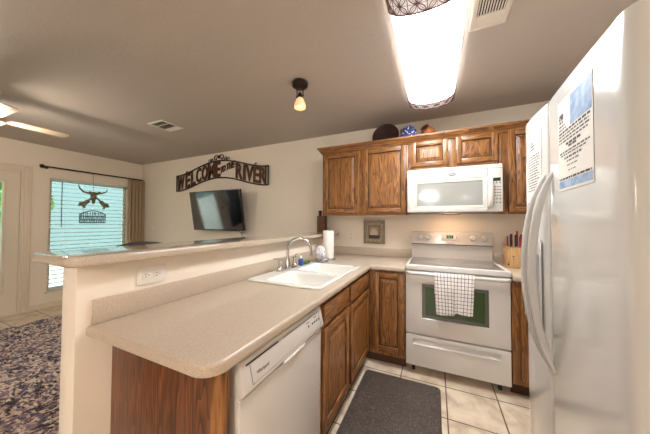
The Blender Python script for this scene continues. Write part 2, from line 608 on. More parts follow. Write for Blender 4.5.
def mat_rubber():
    n = NT('embossed_rubber_mat')
    tc = n.n('ShaderNodeTexCoord')
    v = n.n('ShaderNodeTexNoise'); v.inputs['Scale'].default_value = 16; v.inputs['Detail'].default_value = 1.5; v.inputs['Distortion'].default_value = 2.2
    n.l(tc.outputs['Object'], v.inputs['Vector'])
    m1 = n.n('ShaderNodeMath', operation='MULTIPLY'); m1.inputs[1].default_value = 5.0
    n.l(v.outputs[0], m1.inputs[0])
    pp = n.n('ShaderNodeMath', operation='PINGPONG'); pp.inputs[1].default_value = 0.5
    n.l(m1.outputs[0], pp.inputs[0])
    c = n.ramp(pp.outputs[0], [(0.0, rgb(112, 101, 93)), (0.14, rgb(82, 72, 66)), (0.5, rgb(70, 61, 56))])
    n.l(c, n.b.inputs['Base Color'])
    n.b.inputs['Roughness'].default_value = 0.42
    n.bump(pp.outputs[0], 0.3, 0.004)
    return n.m
M['mat_rubber'] = mat_rubber()

def rug_mat():
    n = NT('shag_rug_strips')
    g = n.n('ShaderNodeNewGeometry')
    tc = n.n('ShaderNodeTexCoord')
    nz = n.n('ShaderNodeTexNoise'); nz.inputs['Scale'].default_value = 4.0; nz.inputs['Detail'].default_value = 2
    n.l(tc.outputs['Object'], nz.inputs['Vector'])
    ad = n.n('ShaderNodeMath', operation='MULTIPLY_ADD'); ad.inputs[1].default_value = 0.9; ad.inputs[2].default_value = -0.45
    n.l(nz.outputs[0], ad.inputs[0])
    s = n.n('ShaderNodeMath', operation='ADD')
    n.l(ad.outputs[0], s.inputs[0]); n.l(g.outputs['Random Per Island'], s.inputs[1])
    c = n.ramp(s.outputs[0], [(0.0, rgb(72, 64, 70)), (0.12, rgb(154, 136, 143)), (0.28, rgb(224, 200, 182)), (0.40, rgb(114, 105, 123)),
                              (0.52, rgb(200, 178, 167)), (0.64, rgb(150, 110, 100)), (0.69, rgb(96, 90, 102)), (0.80, rgb(231, 211, 193)), (0.93, rgb(145, 129, 136))], 'CONSTANT')
    n.l(c, n.b.inputs['Base Color'])
    n.b.inputs['Roughness'].default_value = 0.9
    return n.m
M['rug'] = rug_mat()
M['rugbase'] = noisy('rug_backing', rgb(84, 70, 76), rgb(110, 92, 94), 30, 0.95)

def cloth_blue():
    n = NT('blue_white_print_cloth')
    tc = n.n('ShaderNodeTexCoord')
    v = n.n('ShaderNodeTexVoronoi'); v.inputs['Scale'].default_value = 55
    n.l(tc.outputs['Object'], v.inputs['Vector'])
    c = n.ramp(v.outputs['Distance'], [(0.0, rgb(206, 212, 232)), (0.36, rgb(206, 212, 232)), (0.42, rgb(44, 56, 124)), (1.0, rgb(34, 44, 104))])
    n.l(c, n.b.inputs['Base Color'])
    n.b.inputs['Roughness'].default_value = 0.6
    return n.m
M['bluecloth'] = cloth_blue()
M['scrub'] = noisy('white_blue_ruffle', rgb(120, 130, 190), rgb(244, 240, 240), 45, 0.7, lo=0.36, hi=0.46)

# ------------------------------------------------------------------ dimensions
H = 2.445
XL, XR, YR = -5.103, 1.43, -6.2
CT = 0.914

# ------------------------------------------------------------------ structure
struct(MB().box(XL - .12, XR + .12, YR - .12, .12, -.1, 0).build('floor', M['tile'], smooth=0))
struct(MB().box(XL - .12, XR + .12, YR - .12, .12, H, H + .1).build('ceiling', M['ceiling'], smooth=0))
struct(MB().box(XL - .12, XR + .12, 0, .12, 0, H).build('wall_back', M['wall'], smooth=0))
struct(MB().box(XR, XR + .12, YR, 0, 0, H).build('wall_right', M['wall'], smooth=0))
DY0, DY1, DZ = -3.34, -1.52, 2.03        # door opening
WY0, WY1, WZ0, WZ1 = -1.27, -0.24, 0.245, 1.97
w = MB()
x0, x1 = XL - .12, XL
w.box(x0, x1, YR, DY0, 0, H)
w.box(x0, x1, DY0, DY1, DZ, H)
w.box(x0, x1, DY1, WY0, 0, H)
w.box(x0, x1, WY0, WY1, 0, WZ0)
w.box(x0, x1, WY0, WY1, WZ1, H)
w.box(x0, x1, WY1, 0, 0, H)
struct(w.build('wall_left', M['wall'], smooth=0))
w = MB()                                   # rear wall behind the camera, with two openings
y0, y1 = YR - .12, YR
for (a, b) in ((XL, -4.2), (-2.2, -1.1), (0.9, XR)):
    w.box(a, b, y0, y1, 0, H)
for (a, b, c, d) in ((-4.2, -2.2, .3, 2.1), (-1.1, .9, .9, 2.1)):
    w.box(a, b, y0, y1, 0, c); w.box(a, b, y0, y1, d, H)
struct(w.build('wall_rear', M['wall'], smooth=0))
# half wall under the bar
BW0, BW1, BWY = -1.062, -.954, -2.448
struct(MB().box(BW0, BW1, BWY, -.002, 0, 1.142, .004).build('wall_peninsula', M['wall']))
# baseboards and trim
b = MB()
b.box(XL, XL + .014, DY1 + .07, WY0 + .0, 0, .075, .003); b.box(XL, XL + .014, WY0, -.0, 0, .075, .003)
b.box(XL, XL + .014, YR, DY0 - .07, 0, .075, .003)
struct(b.build('baseboard_left', M['paint_trim']))
struct(MB().box(XL + .016, BW0, -.014, 0, 0, .075, .003).build('baseboard_back', M['paint_trim']))
t = MB()
for yc in (DY1, DY0):
    s = 1 if yc == DY1 else -1
    ya, yb = sorted((yc, yc + s * .07))
    t.box(XL, XL + .014, ya, yb, 0, DZ + .07, .004)
    ya, yb = sorted((yc + s * .045, yc + s * .07))
    t.box(XL + .0142, XL + .024, ya, yb, 0, DZ + .07, .004)
t.box(XL, XL + .014, DY0, DY1, DZ, DZ + .07, .004)
t.box(XL + .0142, XL + .024, DY0 - .045, DY1 + .045, DZ + .045, DZ + .07, .004)
struct(t.build('trim_1', M['paint_trim']))

# patio door, two leaves
d = sempty('door_1', (XL, (DY0 + DY1) / 2, 0))
o = MB()
o.box(XL - .11, XL - .01, DY1 - .03, DY1, 0, DZ); o.box(XL - .11, XL - .01, DY0, DY0 + .03, 0, DZ); o.box(XL - .11, XL - .01, DY0 + .03, DY1 - .03, DZ - .03, DZ)
o.box(XL - .11, XL - .01, DY0 + .03, DY1 - .03, 0, .02)
wloc(o.build('door_frame', M['paint_trim'], d), d.location)
for (a, b) in ((-2.424, DY1 - .034), (DY0 + .034, -2.436)):
    lf = MB()
    gA, gB, gz0, gz1 = a + .16, b - .15, .34, 1.84
    X0, X1 = XL - .06, XL - .018
    lf.box(X0, X1, a, gA, .022, DZ - .034); lf.box(X0, X1, gB, b, .022, DZ - .034)
    lf.box(X0, X1, gA, gB, .022, gz0); lf.box(X0, X1, gA, gB, gz1, DZ - .034)
    for (p, q, r, s) in ((gA - .03, gA, gz0 - .03, gz1 + .03), (gB, gB + .03, gz0 - .03, gz1 + .03)):
        lf.box(X1, X1 + .01, p, q, r, s, .003)
    lf.box(X1, X1 + .01, gA, gB, gz0 - .03, gz0, .003); lf.box(X1, X1 + .01, gA, gB, gz1, gz1 + .03, .003)
    leaf = wloc(lf.build('door_leaf', M['paint_door'], d), d.location)
    g = MB().box(XL - .042, XL - .036, gA + .001, gB - .001, gz0 + .001, gz1 - .001).build('glass_pane', M['glass'], leaf, smooth=0)
h = MB()
h.tube([(XL - .018, -2.37, 1.0), (XL + .03, -2.37, 1.0)], .012); h.ball((XL + .045, -2.37, 1.0), .027)
wloc(h.build('door_handle', M['chrome'], d), d.location)

# window
wd = sempty('window_1', (XL, (WY0 + WY1) / 2, WZ0))
o = MB()
for (a, b, c, e) in ((WY0, WY0 + .04, WZ0, WZ1), (WY1 - .04, WY1, WZ0, WZ1), (WY0 + .04, WY1 - .04, WZ0, WZ0 + .04), (WY0 + .04, WY1 - .04, WZ1 - .04, WZ1)):
    o.box(XL - .10, XL - .06, a, b, c, e, .003)
wloc(o.build('window_frame', M['paint_trim'], wd), wd.location)
wloc(MB().box(XL - .083, XL - .078, WY0 + .04, WY1 - .04, WZ0 + .04, WZ1 - .04).build('glass_pane', M['glass'], wd, smooth=0), wd.location)
wloc(MB().box(XL - .058, XL + .03, WY0 - .02, WY1 + .02, WZ0 - .025, WZ0 - .001, .004).build('window_sill', M['paint_trim'], wd), wd.location)
# rear windows
for k, (a, b, c, e) in enumerate(((-4.2, -2.2, .3, 2.1), (-1.1, .9, .9, 2.1))):
    r = sempty('window_%d' % (k + 2), ((a + b) / 2, YR, c))
    o = MB()
    o.box(a, a + .05, YR - .1, YR - .03, c, e); o.box(b - .05, b, YR - .1, YR - .03, c, e)
    o.box(a + .05, b - .05, YR - .1, YR - .03, c, c + .05); o.box(a + .05, b - .05, YR - .1, YR - .03, e - .05, e)
    mid = (a + b) / 2
    o.box(mid - .03, mid + .03, YR - .1, YR - .03, c + .05, e - .05)
    wloc(o.build('window_frame', M['paint_trim'], r), r.location)
    wloc(MB().box(a + .05, b - .05, YR - .07, YR - .065, c + .05, e - .05).build('glass_pane', M['glass'], r, smooth=0), r.location)

# outdoors
struct(MB().box(-16, XL - .13, -12, 6, -.25, -.15).build('ground', M['ground'], smooth=0))

# ------------------------------------------------------------------ oak door
def cab_door(parent, w_, h_, loc, rotz=0.0, name='door', drawer=False, st=.055):
    """local x 0..w, z 0..h, front towards -y"""
    t = .019
    b = MB()
    if drawer:
        b.box(0, w_, -t, 0, 0, h_, .004, mi=1)
        return b.build(name, [M['oak'], M['oak_h']], parent, loc=loc, rotz=rotz)
    b.box(0, st, -t, 0, 0, h_, .004)
    b.box(w_ - st, w_, -t, 0, 0, h_, .004)
    b.box(st, w_ - st, -t, 0, 0, st, .004, mi=1)
    b.box(st, w_ - st, -t, 0, h_ - st, h_, .004, mi=1)
    d_ = b.build(name, [M['oak'], M['oak_h']], parent, loc=loc, rotz=rotz)
    p = MB()
    xa, xb, za, zb = st, w_ - st, st, h_ - st
    i1, i2 = .007, .034
    ya, yb = -.006, -.0165
    def ring(i, y):
        return [Vector((xa + i, y, za + i)), Vector((xb - i, y, za + i)), Vector((xb - i, y, zb - i)), Vector((xa + i, y, zb - i))]
    rs = [ring(0, ya), ring(i1, ya), ring(i2, yb), ring(i2 + .003, yb - .001)]
    vs = [[p.bm.verts.new(c) for c in r_] for r_ in rs]
    for A, B in zip(vs, vs[1:]):
        for k in range(4):
            f = p.bm.faces.new((A[k], A[(k + 1) % 4], B[(k + 1) % 4], B[k]))
            f.material_index = 1 if A is vs[0] else 0
    p.bm.faces.new(vs[-1])
    p.build('raised_panel', [M['oak'], M['gap']], d_, smooth=0)
    return d_

# ------------------------------------------------------------------ upper cabinets
def upper_cabinet(label, x0, x1, z0, z1, doors):
    L = ((x0 + x1) / 2, -.16, z0)
    c = thing('wall_cabinet', label, 'cabinet', L, group='oak wall cabinets')
    b = MB()
    b.box(x0 + .001, x1 - .001, -.308, -.002, z0 + .012, z1)
    wloc(b.build('body', M['oak'], c), L)
    f = MB()
    xs = [x0 + .001] + [v for dd in doors for v in (dd[0] + .012, dd[1] - .012)] + [x1 - .001]
    for a, e in zip(xs[0::2], xs[1::2]):
        f.box(a, e, -.3272, -.3082, z0, z1, .002)
    for (a, e, zA, zB) in doors:
        f.box(a + .012, e - .012, -.3272, -.3082, z0, zA + .012, .0, mi=1)
        f.box(a + .012, e - .012, -.3272, -.3082, zB - .012, z1, .0, mi=1)
    wloc(f.build('face_frame', [M['oak'], M['oak_h']], c), L)
    for (a, e, zA, zB) in doors:
        cab_door(c, e - a, zB - zA, (a - L[0], -.3275 - L[1], zA - L[2]), st=.05 if zB - zA > .4 else .045)
    return c
upper_cabinet('two-door oak wall cabinet left of the microwave', -.9515, 0, 1.385, 2.13, [(-.925, -.505, 1.41, 2.09), (-.462, -.022, 1.41, 2.095)])
upper_cabinet('short oak wall cabinet directly above the microwave', 0, .757, 1.812, 2.13, [(.03, .357, 1.858, 2.103), (.422, .746, 1.858, 2.110)])
upper_cabinet('tall oak wall cabinet between microwave and refrigerator', .757, XR, 1.385, 2.13, [(.818, 1.10, 1.403, 2.115), (1.13, 1.41, 1.403, 2.115)])
# crown moulding along the cabinet tops
prof = [(0, 2.10), (.012, 2.10), (.016, 2.112), (.024, 2.118), (.04, 2.145), (.05, 2.15), (.052, 2.166), (.0, 2.166)]
cr = MB()
rings = []
for (px, py, ox, oy) in ((-.953, -.004, -1, 0), (-.953, -.3285, -1, -1), (XR - .002, -.3285, 0, -1)):
    rings.append([cr.bm.verts.new((px + ox * r_, py + oy * r_, z)) for r_, z in prof])
for A, B in zip(rings, rings[1:]):
    for k in range(len(prof)):
        k2 = (k + 1) % len(prof)
        cr.bm.faces.new((A[k], A[k2], B[k2], B[k]))
cr.bm.faces.new(rings[0]); cr.bm.faces.new(rings[-1])
bmesh.ops.recalc_face_normals(cr.bm, faces=cr.bm.faces[:])
struct(cr.build('trim_2', M['oak_h']))

# ------------------------------------------------------------------ base cabinets
FX = -.335          # peninsula cabinet face plane
def base_peninsula():
    L = (-.63, -1.15, 0)
    c = thing('sink_cabinet', 'oak sink base cabinet with two drawer fronts and two doors beside the dishwasher', 'cabinet', L)
    b = MB()
    ya, yb = -1.684, -.64
    b.box(-.93, FX - .02, ya, ya + .015, .1, .868)
    b.box(-.93, FX - .02, yb - .015, yb, .1, .868)
    b.box(-.93, FX - .02, ya + .015, yb - .015, .1, .115)
    b.box(-.93, -.92, ya + .015, yb - .015, .115, .868)
    wloc(b.build('body', M['oak'], c), L)
    f = MB()
    X0, X1 = FX - .0195, FX
    f.box(X0, X1, ya, -1.64, .1, .868, .002)
    f.box(X0, X1, -1.237, -1.168, .1, .868, .002)
    f.box(X0, X1, -.674, yb, .1, .868, .002)
    for (p, q) in ((-1.64, -1.237), (-1.168, -.674)):
        f.box(X0, X1, p, q, .1, .16); f.box(X0, X1, p, q, .69, .745); f.box(X0, X1, p, q, .835, .868)
    wloc(f.build('face_frame', M['oak'], c), L)
    wloc(MB().box(-.93, FX - .07, ya, yb, 0, .0995).build('toe_kick', M['toe'], c), L)
    for (p, q, z0, z1, dr) in ((-1.652, -1.225, .735, .847, True), (-1.652, -1.225, .14, .708, False), (-1.18, -.662, .725, .845, True), (-1.18, -.662, .13, .697, False)):
        cab_door(c, q - p, z1 - z0, (FX + .0005 - L[0], p - L[1], z0), pi / 2, name='drawer_front' if dr else 'door', drawer=dr)
base_peninsula()
def base_corner():
    L = (-.45, -.3, 0)
    c = thing('corner_cabinet', 'oak corner base cabinet with one narrow door left of the range', 'cabinet', L)
    b = MB()
    b.box(-.93, -.002, -.595, -.004, .1, .868)
    wloc(b.build('body', M['oak'], c), L)
    f = MB()
    f.box(-.334, -.27, -.615, -.5955, .1, .868, .002); f.box(-.027, -.002, -.615, -.5955, .1, .868, .002)
    f.box(-.27, -.027, -.615, -.5955, .1, .15); f.box(-.27, -.027, -.615, -.5955, .838, .868)
    wloc(f.build('face_frame', M['oak'], c), L)
    wloc(MB().box(-.40, -.002, -.55, -.54, 0, .0995).build('toe_kick', M['toe'], c), L)
    cab_door(c, .267, .715, (-.282 - L[0], -.6155 - L[1], .135), 0, st=.05)
base_corner()
def base_right():
    L = (1.1, -.3, 0)
    c = thing('base_cabinet', 'oak base cabinet in the gap between range and refrigerator', 'cabinet', L)
    wloc(MB().box(.768, XR - .002, -.595, -.004, .1, .868).build('body', M['oak'], c), L)
    f = MB()
    f.box(.768, .83, -.615, -.5955, .1, .868, .002); f.box(1.37, XR - .002, -.615, -.5955, .1, .868, .002)
    f.box(.83, 1.37, -.615, -.5955, .1, .15); f.box(.83, 1.37, -.615, -.5955, .83, .868)
    wloc(f.build('face_frame', M['oak'], c), L)
    wloc(MB().box(.768, XR - .002, -.55, -.54, 0, .0995).build('toe_kick', M['toe'], c), L)
    cab_door(c, .56, .70, (.82 - L[0], -.6155 - L[1], .14), 0)
base_right()
e = MB()
e.box(-.945, FX - .055, -2.338, -2.318, 0, .8705, .002)
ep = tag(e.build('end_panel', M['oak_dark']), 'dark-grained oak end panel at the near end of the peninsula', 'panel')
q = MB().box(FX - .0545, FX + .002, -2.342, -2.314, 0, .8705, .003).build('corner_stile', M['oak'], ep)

# ------------------------------------------------------------------ countertops
XI, YC, YN = -.3034, -.6507, -2.417
pts = [(-.9535, -.002), (-.9535, YN)]
rr = .07
for k in range(9):
    a = -pi / 2 + (pi / 2) * k / 8
    pts.append((XI - rr + rr * cos(a), YN + rr + rr * sin(a)))
ri = .015
for k in range(6):
    a = pi - (pi / 2) * k / 5
    pts.append((XI + ri + ri * cos(a), YC - ri + ri * sin(a)))
pts += [(-.001, YC), (-.001, -.002)]
ct = MB().prism(pts, .872, CT, bev=.013, seg=4).build('countertop', M['counter'])
tag(ct, 'beige speckled L-shaped countertop holding the sink', 'countertop')
SX0, SX1, SY0, SY1 = -.915, -.362, -1.62, -.79
cut = MB().prism(rrect(SX0 + .012, SX1 - .012, SY0 + .012, SY1 - .012, .05), .8, 1.0).build('cutter', M['counter'])
boolean(ct, [cut])
MB().box(-.9535, -.934, -2.402, -.0215, CT + .0005, CT + .094, .003).build('backsplash', M['counter'], ct)
MB().box(-.9535, -.001, -.021, -.001, CT + .0005, CT + .094, .003).build('backsplash', M['counter'], ct)
ct2 = MB().prism([(.767, YC), (XR - .002, YC), (XR - .002, -.002), (.767, -.002)], .872, CT, bev=.013, seg=4).build('countertop', M['counter'])
tag(ct2, 'short beige countertop right of the range under the knife block', 'countertop')
MB().box(.767, XR - .002, -.021, -.001, CT + .0005, CT + .094, .003).build('backsplash', M['counter'], ct2)
bx0, bx1, by0 = -1.201, -.875, -2.493
ch = .055
bp = [(bx0 + .015, by0)] + [(bx1 - ch + ch * sin(pi / 2 * k / 8), by0 + ch - ch * cos(pi / 2 * k / 8)) for k in range(9)] + [(bx1, -.002), (bx0, -.002), (bx0, by0 + .015)]
bt = MB().prism(bp, 1.1435, 1.184, bev=.014, seg=4).build('raised_counter', M['bar'])
tag(bt, 'glossy beige raised bar top on the half wall', 'countertop')

# ------------------------------------------------------------------ sink and faucet
L = ((SX0 + SX1) / 2, (SY0 + SY1) / 2, CT)
sk = thing('sink', 'white double-bowl drop-in sink in the peninsula countertop', 'sink', L)
bowl_r = [(SY0 + .035, -1.235), (-1.19, SY1 - .035)]
BX0, BX1 = -.79, SX1 - .03
so = MB().prism(rrect(SX0, SX1, SY0, SY1, .04), CT + .0008, CT + .011, bev=.004, seg=3).build('rim', M['sink'])
boolean(so, [MB().prism(rrect(BX0, BX1, a, q_, .05), CT - .1, CT + .1).build('cutter', M['sink']) for a, q_ in bowl_r])
so.parent = sk; wloc(so, L)
for a, q_ in bowl_r:
    b = MB()
    loops = []
    for ins, z in ((-.0, .0105), (.004, .006), (.008, -.01), (.018, -.12), (.03, -.145), (.055, -.155)):
        loops.append((rrect(BX0 + ins, BX1 - ins, a + ins, q_ - ins, .05), z))
    for ins, z in ((.055, -.159), (.022, -.150), (.008, -.12), (-.002, -.003), (-.003, .0006)):
        loops.append((rrect(BX0 + ins, BX1 - ins, a + ins, q_ - ins, .05), z))
    rings = [[b.bm.verts.new((x, y, CT + z)) for x, y in lp] for lp, z in loops]
    for A, B in zip(rings, rings[1:]):
        n = len(A)
        if A is rings[5]:
            b.bm.faces.new(A); b.bm.faces.new(list(reversed(B)))
            continue
        for k in range(n):
            b.bm.faces.new((A[k], A[(k + 1) % n], B[(k + 1) % n], B[k]))
    wloc(b.build('bowl', M['sink'], sk, smooth=50), L)
for yy in (-1.41, -1.01):
    wloc(MB().lathe([(0, 0), (.04, 0), (.042, .004), (.03, .003), (.02, .001), (0, .001)], M=Matrix.Translation((-.58, yy, CT - .1548))).build('strainer', M['chrome'], sk), L)

FL = (-.852, -1.205, CT + .0115)
fc = thing('faucet', 'chrome gooseneck faucet with two lever handles behind the sink', 'faucet', FL)
b = MB()
b.prism(rrect(-.028, .028, -.135, .135, .027), 0, .012, bev=.004)
b.build('base_plate', M['chrome'], fc)
sp = MB()
sp.lathe([(0, .0125), (.026, .0125), (.026, .03), (.02, .045), (.018, .075), (.014, .09), (0, .09)])
path = [(0, 0, .085), (0, 0, .14)]
dirx, diry = .93, .36
for k in range(15):
    a = pi - pi * k / 14 * 1.02
    r_ = .095
    d_ = r_ + r_ * cos(a)
    path.append((d_ * dirx, d_ * diry, .155 + r_ * 1.02 * sin(a)))
d_ = 2 * .095
path.append((d_ * dirx, d_ * diry, .12))
sp.tube(path, .0115, 12)
sp.tube([(d_ * dirx, d_ * diry, .132), (d_ * dirx, d_ * diry, .112)], .0145, 12)
sp.build('spout', M['chrome'], fc)
for sg in (-1, 1):
    hd = MB()
    hd.lathe([(0, .0125), (.023, .0125), (.024, .03), (.017, .04), (.013, .065), (.017, .078), (.016, .09), (0, .095)], M=Matrix.Translation((0, sg * .105, 0)))
    hd.tube([(0, sg * .105, .085), (-.008, sg * .13, .096), (-.02, sg * .165, .102)], [.008, .007, .006], 8)
    hd.build('lever_handle', M['chrome'], fc)

# ------------------------------------------------------------------ range
RL = (.381, -.33, 0)
rg = thing('range', 'white electric range with glass cooktop below the microwave', 'range', RL)
def rpart(b, name, mats, par=None, label=None, **k):
    o = b.build(name, mats, par or rg, **k)
    if par is None:
        wloc(o, RL)
    if label: o['label'] = label
    return o
rpart(MB().box(.006, .756, -.598, -.03, .06, .899, .003), 'body', M['white'])
for (x, y) in ((.06, -.55), (.70, -.55), (.05, -.06), (.712, -.06)):
    rpart(MB().cyl(.014, 0, .0595, 14, Matrix.Translation((x, y, 0))), 'foot', M['black'], label='black levelling foot')
# drawer with a scooped grip
b = MB()
gx0, gx1, gz0, gz1 = .065, .69, .264, .304
ring_plate(b, .004, .758, .08, .338, gx0, gx1, gz0, gz1, -.632, -.5985, .004, .006)
dr = rpart(b, 'drawer', M['white'])
g = MB()
def scoop(u, v):
    e_ = min(1.0, min(u, 1 - u) / .08)
    return Vector((gx0 + .0005 + (gx1 - gx0 - .001) * u, -.625 + .020 * math.sqrt(e_) * sin(pi * min(1, v * 1.25) * .5) ** .5 * (1 if v < .8 else 1) * (1 - max(0, v - .8) * 1.0), gz0 + .0005 + (gz1 - gz0 - .001) * v))
g.grid(scoop, 30, 12)
rpart(g, 'drawer_grip', M['white'], dr)
g = MB(); g.tube([(gx0 + .01, -.6335, gz0 - .004), (gx0 + .06, -.637, gz0 - .003), (gx1 - .06, -.637, gz0 - .003), (gx1 - .01, -.6335, gz0 - .004)], .0042, 8)
rpart(g, 'drawer_lip', M['white'], dr)
# oven door
b = MB()
ox0, ox1, oz0, oz1 = .136, .62, .492, .783
ring_plate(b, .004, .758, .352, .872, ox0, ox1, oz0, oz1, -.632, -.5985)
od = rpart(b, 'oven_door', M['white'])
rpart(MB().box(ox0 + .0005, ox1 - .0005, -.625, -.602, oz0 + .0005, oz1 - .0005), 'window_border', M['ovenborder'], od, smooth=0)
rpart(MB().box(ox0 + .026, ox1 - .026, -.6262, -.6252, oz0 + .026, oz1 - .026), 'oven_window', M['ovenglass'], od, smooth=0, label='green-tinted oven window')
h = MB()
hp = []
for k in range(25):
    u = k / 24
    yy = -.676 if .05 < u < .95 else -.676 + .036 * (1 - min(u, 1 - u) / .05) ** 2
    hp.append((.012 + .738 * u, yy, .878))
h.tube(hp, .0145, 12, sx=1.0)
rpart(h, 'oven_handle', M['white'], od)
# cooktop
b = MB()
b.box(.002, .760, -.655, -.62, .8995, .945, .008, 3)
b.box(.002, .028, -.62, -.075, .8995, .945, .005); b.box(.734, .760, -.62, -.075, .8995, .945, .005)
b.box(.028, .734, -.62, -.075, .8995, .932)
cktop = rpart(b, 'cooktop', M['white'])
rpart(MB().box(.0285, .7335, -.6195, -.0755, .9322, .938), 'glass_surface', M['glasstop'], cktop, smooth=0)
for (x, y, r_) in ((.2, -.47, .115), (.56, -.47, .09), (.2, -.22, .08), (.56, -.22, .1)):
    rr_ = MB()
    rr_.lathe([(r_ - .002, 0), (r_, 0), (r_, .0004), (r_ - .002, .0004)], 40, Matrix.Translation((x, y, .9382)))
    rpart(rr_, 'burner_ring', M['grey'], cktop)
# backguard
b = MB()
b.prism([(-.06, .9005), (-.042, 1.070), (-.042, 1.078), (-.075, 1.082), (-.06, 1.205), (-.052, 1.212), (-.004, 1.212), (-.004, .9005)], .01, .752, 'x', bev=.004)
bg = rpart(b, 'backguard', M['white'])
rpart(MB().box(.0105, .7515, -.0775, -.0725, 1.0805, 1.0865), 'seam_shade', M['black'], bg)  # black strip paints the shadow line under the console overhang
def bgp(z):        # y on control face
    return -.075 + (z - 1.084) * (.015 / .121)
tilt = Matrix.Rotation(-math.atan2(.015, .121), 4, 'X')
for x in (.093, .172, .585, .678):
    kn = MB()
    Mx = Matrix.Translation((x, bgp(1.152) - .0006, 1.152)) @ tilt @ RX90
    kn.lathe([(0, 0), (.03, 0), (.028, .004), (.024, .006), (.022, .022), (.018, .026), (0, .026)], 28, Mx)
    kn.box(-.005, .005, -.022, .022, .0255, .033, .002, M=Mx)
    rpart(kn, 'knob', M['white_matte'], bg)
    mk = MB()
    for a in (-60, -30, 0, 30, 60, 110, -110):
        aa = radians(a + 90)
        mk.box(-.0015, .0015, .031, .036, 0, .0006, M=Mx @ Matrix.Rotation(aa - pi / 2, 4, 'Z'))
    mk.tube([Mx @ Vector((.0335 * cos(radians(a)), .0335 * sin(radians(a)), .0002)) for a in range(-20, 201, 10)], .0007, 5)
    rpart(mk, 'dial_scale', M['grey'], bg, smooth=0)
Mx = Matrix.Translation((.381, bgp(1.155) - .0005, 1.155)) @ tilt @ RX90
p_ = MB(); p_.box(-.085, .085, -.036, .036, 0, .0015, .0005, M=Mx)
rpart(p_, 'control_bezel', M['white_matte'], bg)
p_ = MB()
p_.box(-.083, -.081, -.034, .034, .0015, .0018, M=Mx); p_.box(.081, .083, -.034, .034, .0015, .0018, M=Mx); p_.box(-.081, .081, .0325, .034, .0015, .0018, M=Mx)
for k in range(9):
    p_.box(-.045 + k * .011, -.039 + k * .011, -.028, -.023, .0015, .0022, M=Mx)
for sg in (-1, 1):
    for j in range(3):
        p_.box(sg * .062 - .007, sg * .062 + .007, -.012 + j * .014, -.008 + j * .014, .0015, .0022, M=Mx)
rpart(p_, 'button', M['ink'], bg, smooth=0)
p_ = MB(); p_.box(-.034, .03, -.008, .024, .0015, .003, M=Mx)
rpart(p_, 'display', M['display'], bg, smooth=0)
p_ = MB()
for x in (-.018, -.006, .008):
    p_.box(x, x + .007, .001, .013, .003, .0034, M=Mx)
rpart(p_, 'display_glow', M['displaygreen'], bg, smooth=0)
tb = text_bm('Whirlpool', .017, .0006)
p_ = MB(); p_._merge(tb, 0, Matrix.Translation((.381, bgp(1.097) - .0008, 1.099)) @ tilt @ RX90)
rpart(p_, 'badge', M['ink'], bg, smooth=0)

# dish towel on the oven handle
TW = .283
tw = MB()
uvl = tw.bm.loops.layers.uv.new('UVMap')
NU, NV = 48, 60
def tow(u, v):
    # v: 0 back bottom .. 1 front bottom, fold over the bar
    x = .234 + TW * u
    fl = .31 + .004 * sin(u * 9) - (.022 if u > .53 else 0)
    back = .16
    rad = .0185
    arc = pi * rad
    s_ = v * (back + arc + fl)
    amp = .006
    wav = sin(u * pi * 5.0) * amp + .010 * math.exp(-((u - .53) / .03) ** 2)
    if s_ < back:
        return Vector((x, -.676 + rad + wav * .12 * (back - s_) / back, .878 - (back - s_))), s_
    if s_ < back + arc:
        a = (s_ - back) / rad
        return Vector((x, -.676 + rad * cos(a), .878 + rad * sin(a))), s_
    t_ = (s_ - back - arc)
    k = min(1, t_ / .1)
    lean = -.006 * k
    xs = x + (.012 * (t_ / fl) if u < .5 else -.014 * (t_ / fl)) * (1 if abs(u - .5) > .2 else 0.4)
    return Vector((xs, -.676 - rad + lean - abs(wav) * k, .878 - t_)), s_
vs = [[None] * (NV + 1) for _ in range(NU + 1)]
uvs = {}
for i in range(NU + 1):
    for j in range(NV + 1):
        P_, s_ = tow(i / NU, j / NV)
        vv = tw.bm.verts.new(P_)
        vs[i][j] = vv
        uvs[vv] = (i / NU * TW + .004, s_ + .4)
for i in range(NU):
    for j in range(NV):
        f = tw.bm.faces.new((vs[i][j], vs[i][j + 1], vs[i + 1][j + 1], vs[i + 1][j]))
        for l_ in f.loops:
            l_[uvl].uv = uvs[l_.vert]
two = tw.build('dish_towel', M['towel'], smooth=80)
sm = two.modifiers.new('thickness', 'SOLIDIFY'); sm.thickness = .0025; sm.offset = 0
tag(two, 'white dish towel with dark grid lines hanging on the oven handle', 'towel')

# ------------------------------------------------------------------ microwave
ML = (.379, -.22, 1.406)
mw_ = thing('microwave', 'white over-the-range microwave mounted under the short cabinet', 'microwave', ML)
def mpart(b, name, mats, par=None, label=None, **k):
    o = b.build(name, mats, par or mw_, **k)
    if par is None:
        wloc(o, ML)
    if label: o['label'] = label
    return o
mz0, mz1, my = 1.406, 1.8105, -.4425
mpart(MB().box(.002, .756, -.405, -.004, mz0 + .006, mz1, .003), 'body', M['mwwhite'])
mpart(MB().box(.02, .735, -.40, -.03, mz0 - .008, mz0 + .0055), 'vent_plate', M['grey'])
v = MB()
v.prism([(-.4055, 1.775), (my, 1.775), (my + .004, 1.782), (-.425, 1.8105), (-.4055, 1.8105)], .001, .757, 'x', bev=.002)
mpart(v, 'vent_grille', M['mwwhite'])
mpart(MB().box(.002, .756, my + .002, -.406, 1.7722, 1.7748), 'seam_shade', M['grey'], smooth=0)  # grey strip paints the shade in the gap below the grille
wx0, wx1, wz0, wz1 = .088, .617, 1.461, 1.674
b = MB()
dx1 = .652
ring_plate(b, .001, dx1, mz0, 1.772, wx0 - .03, wx1 + .025, wz0 - .025, wz1 + .025, my, -.4055)
md_ = mpart(b, 'door', M['mwwhite'])
b = MB()
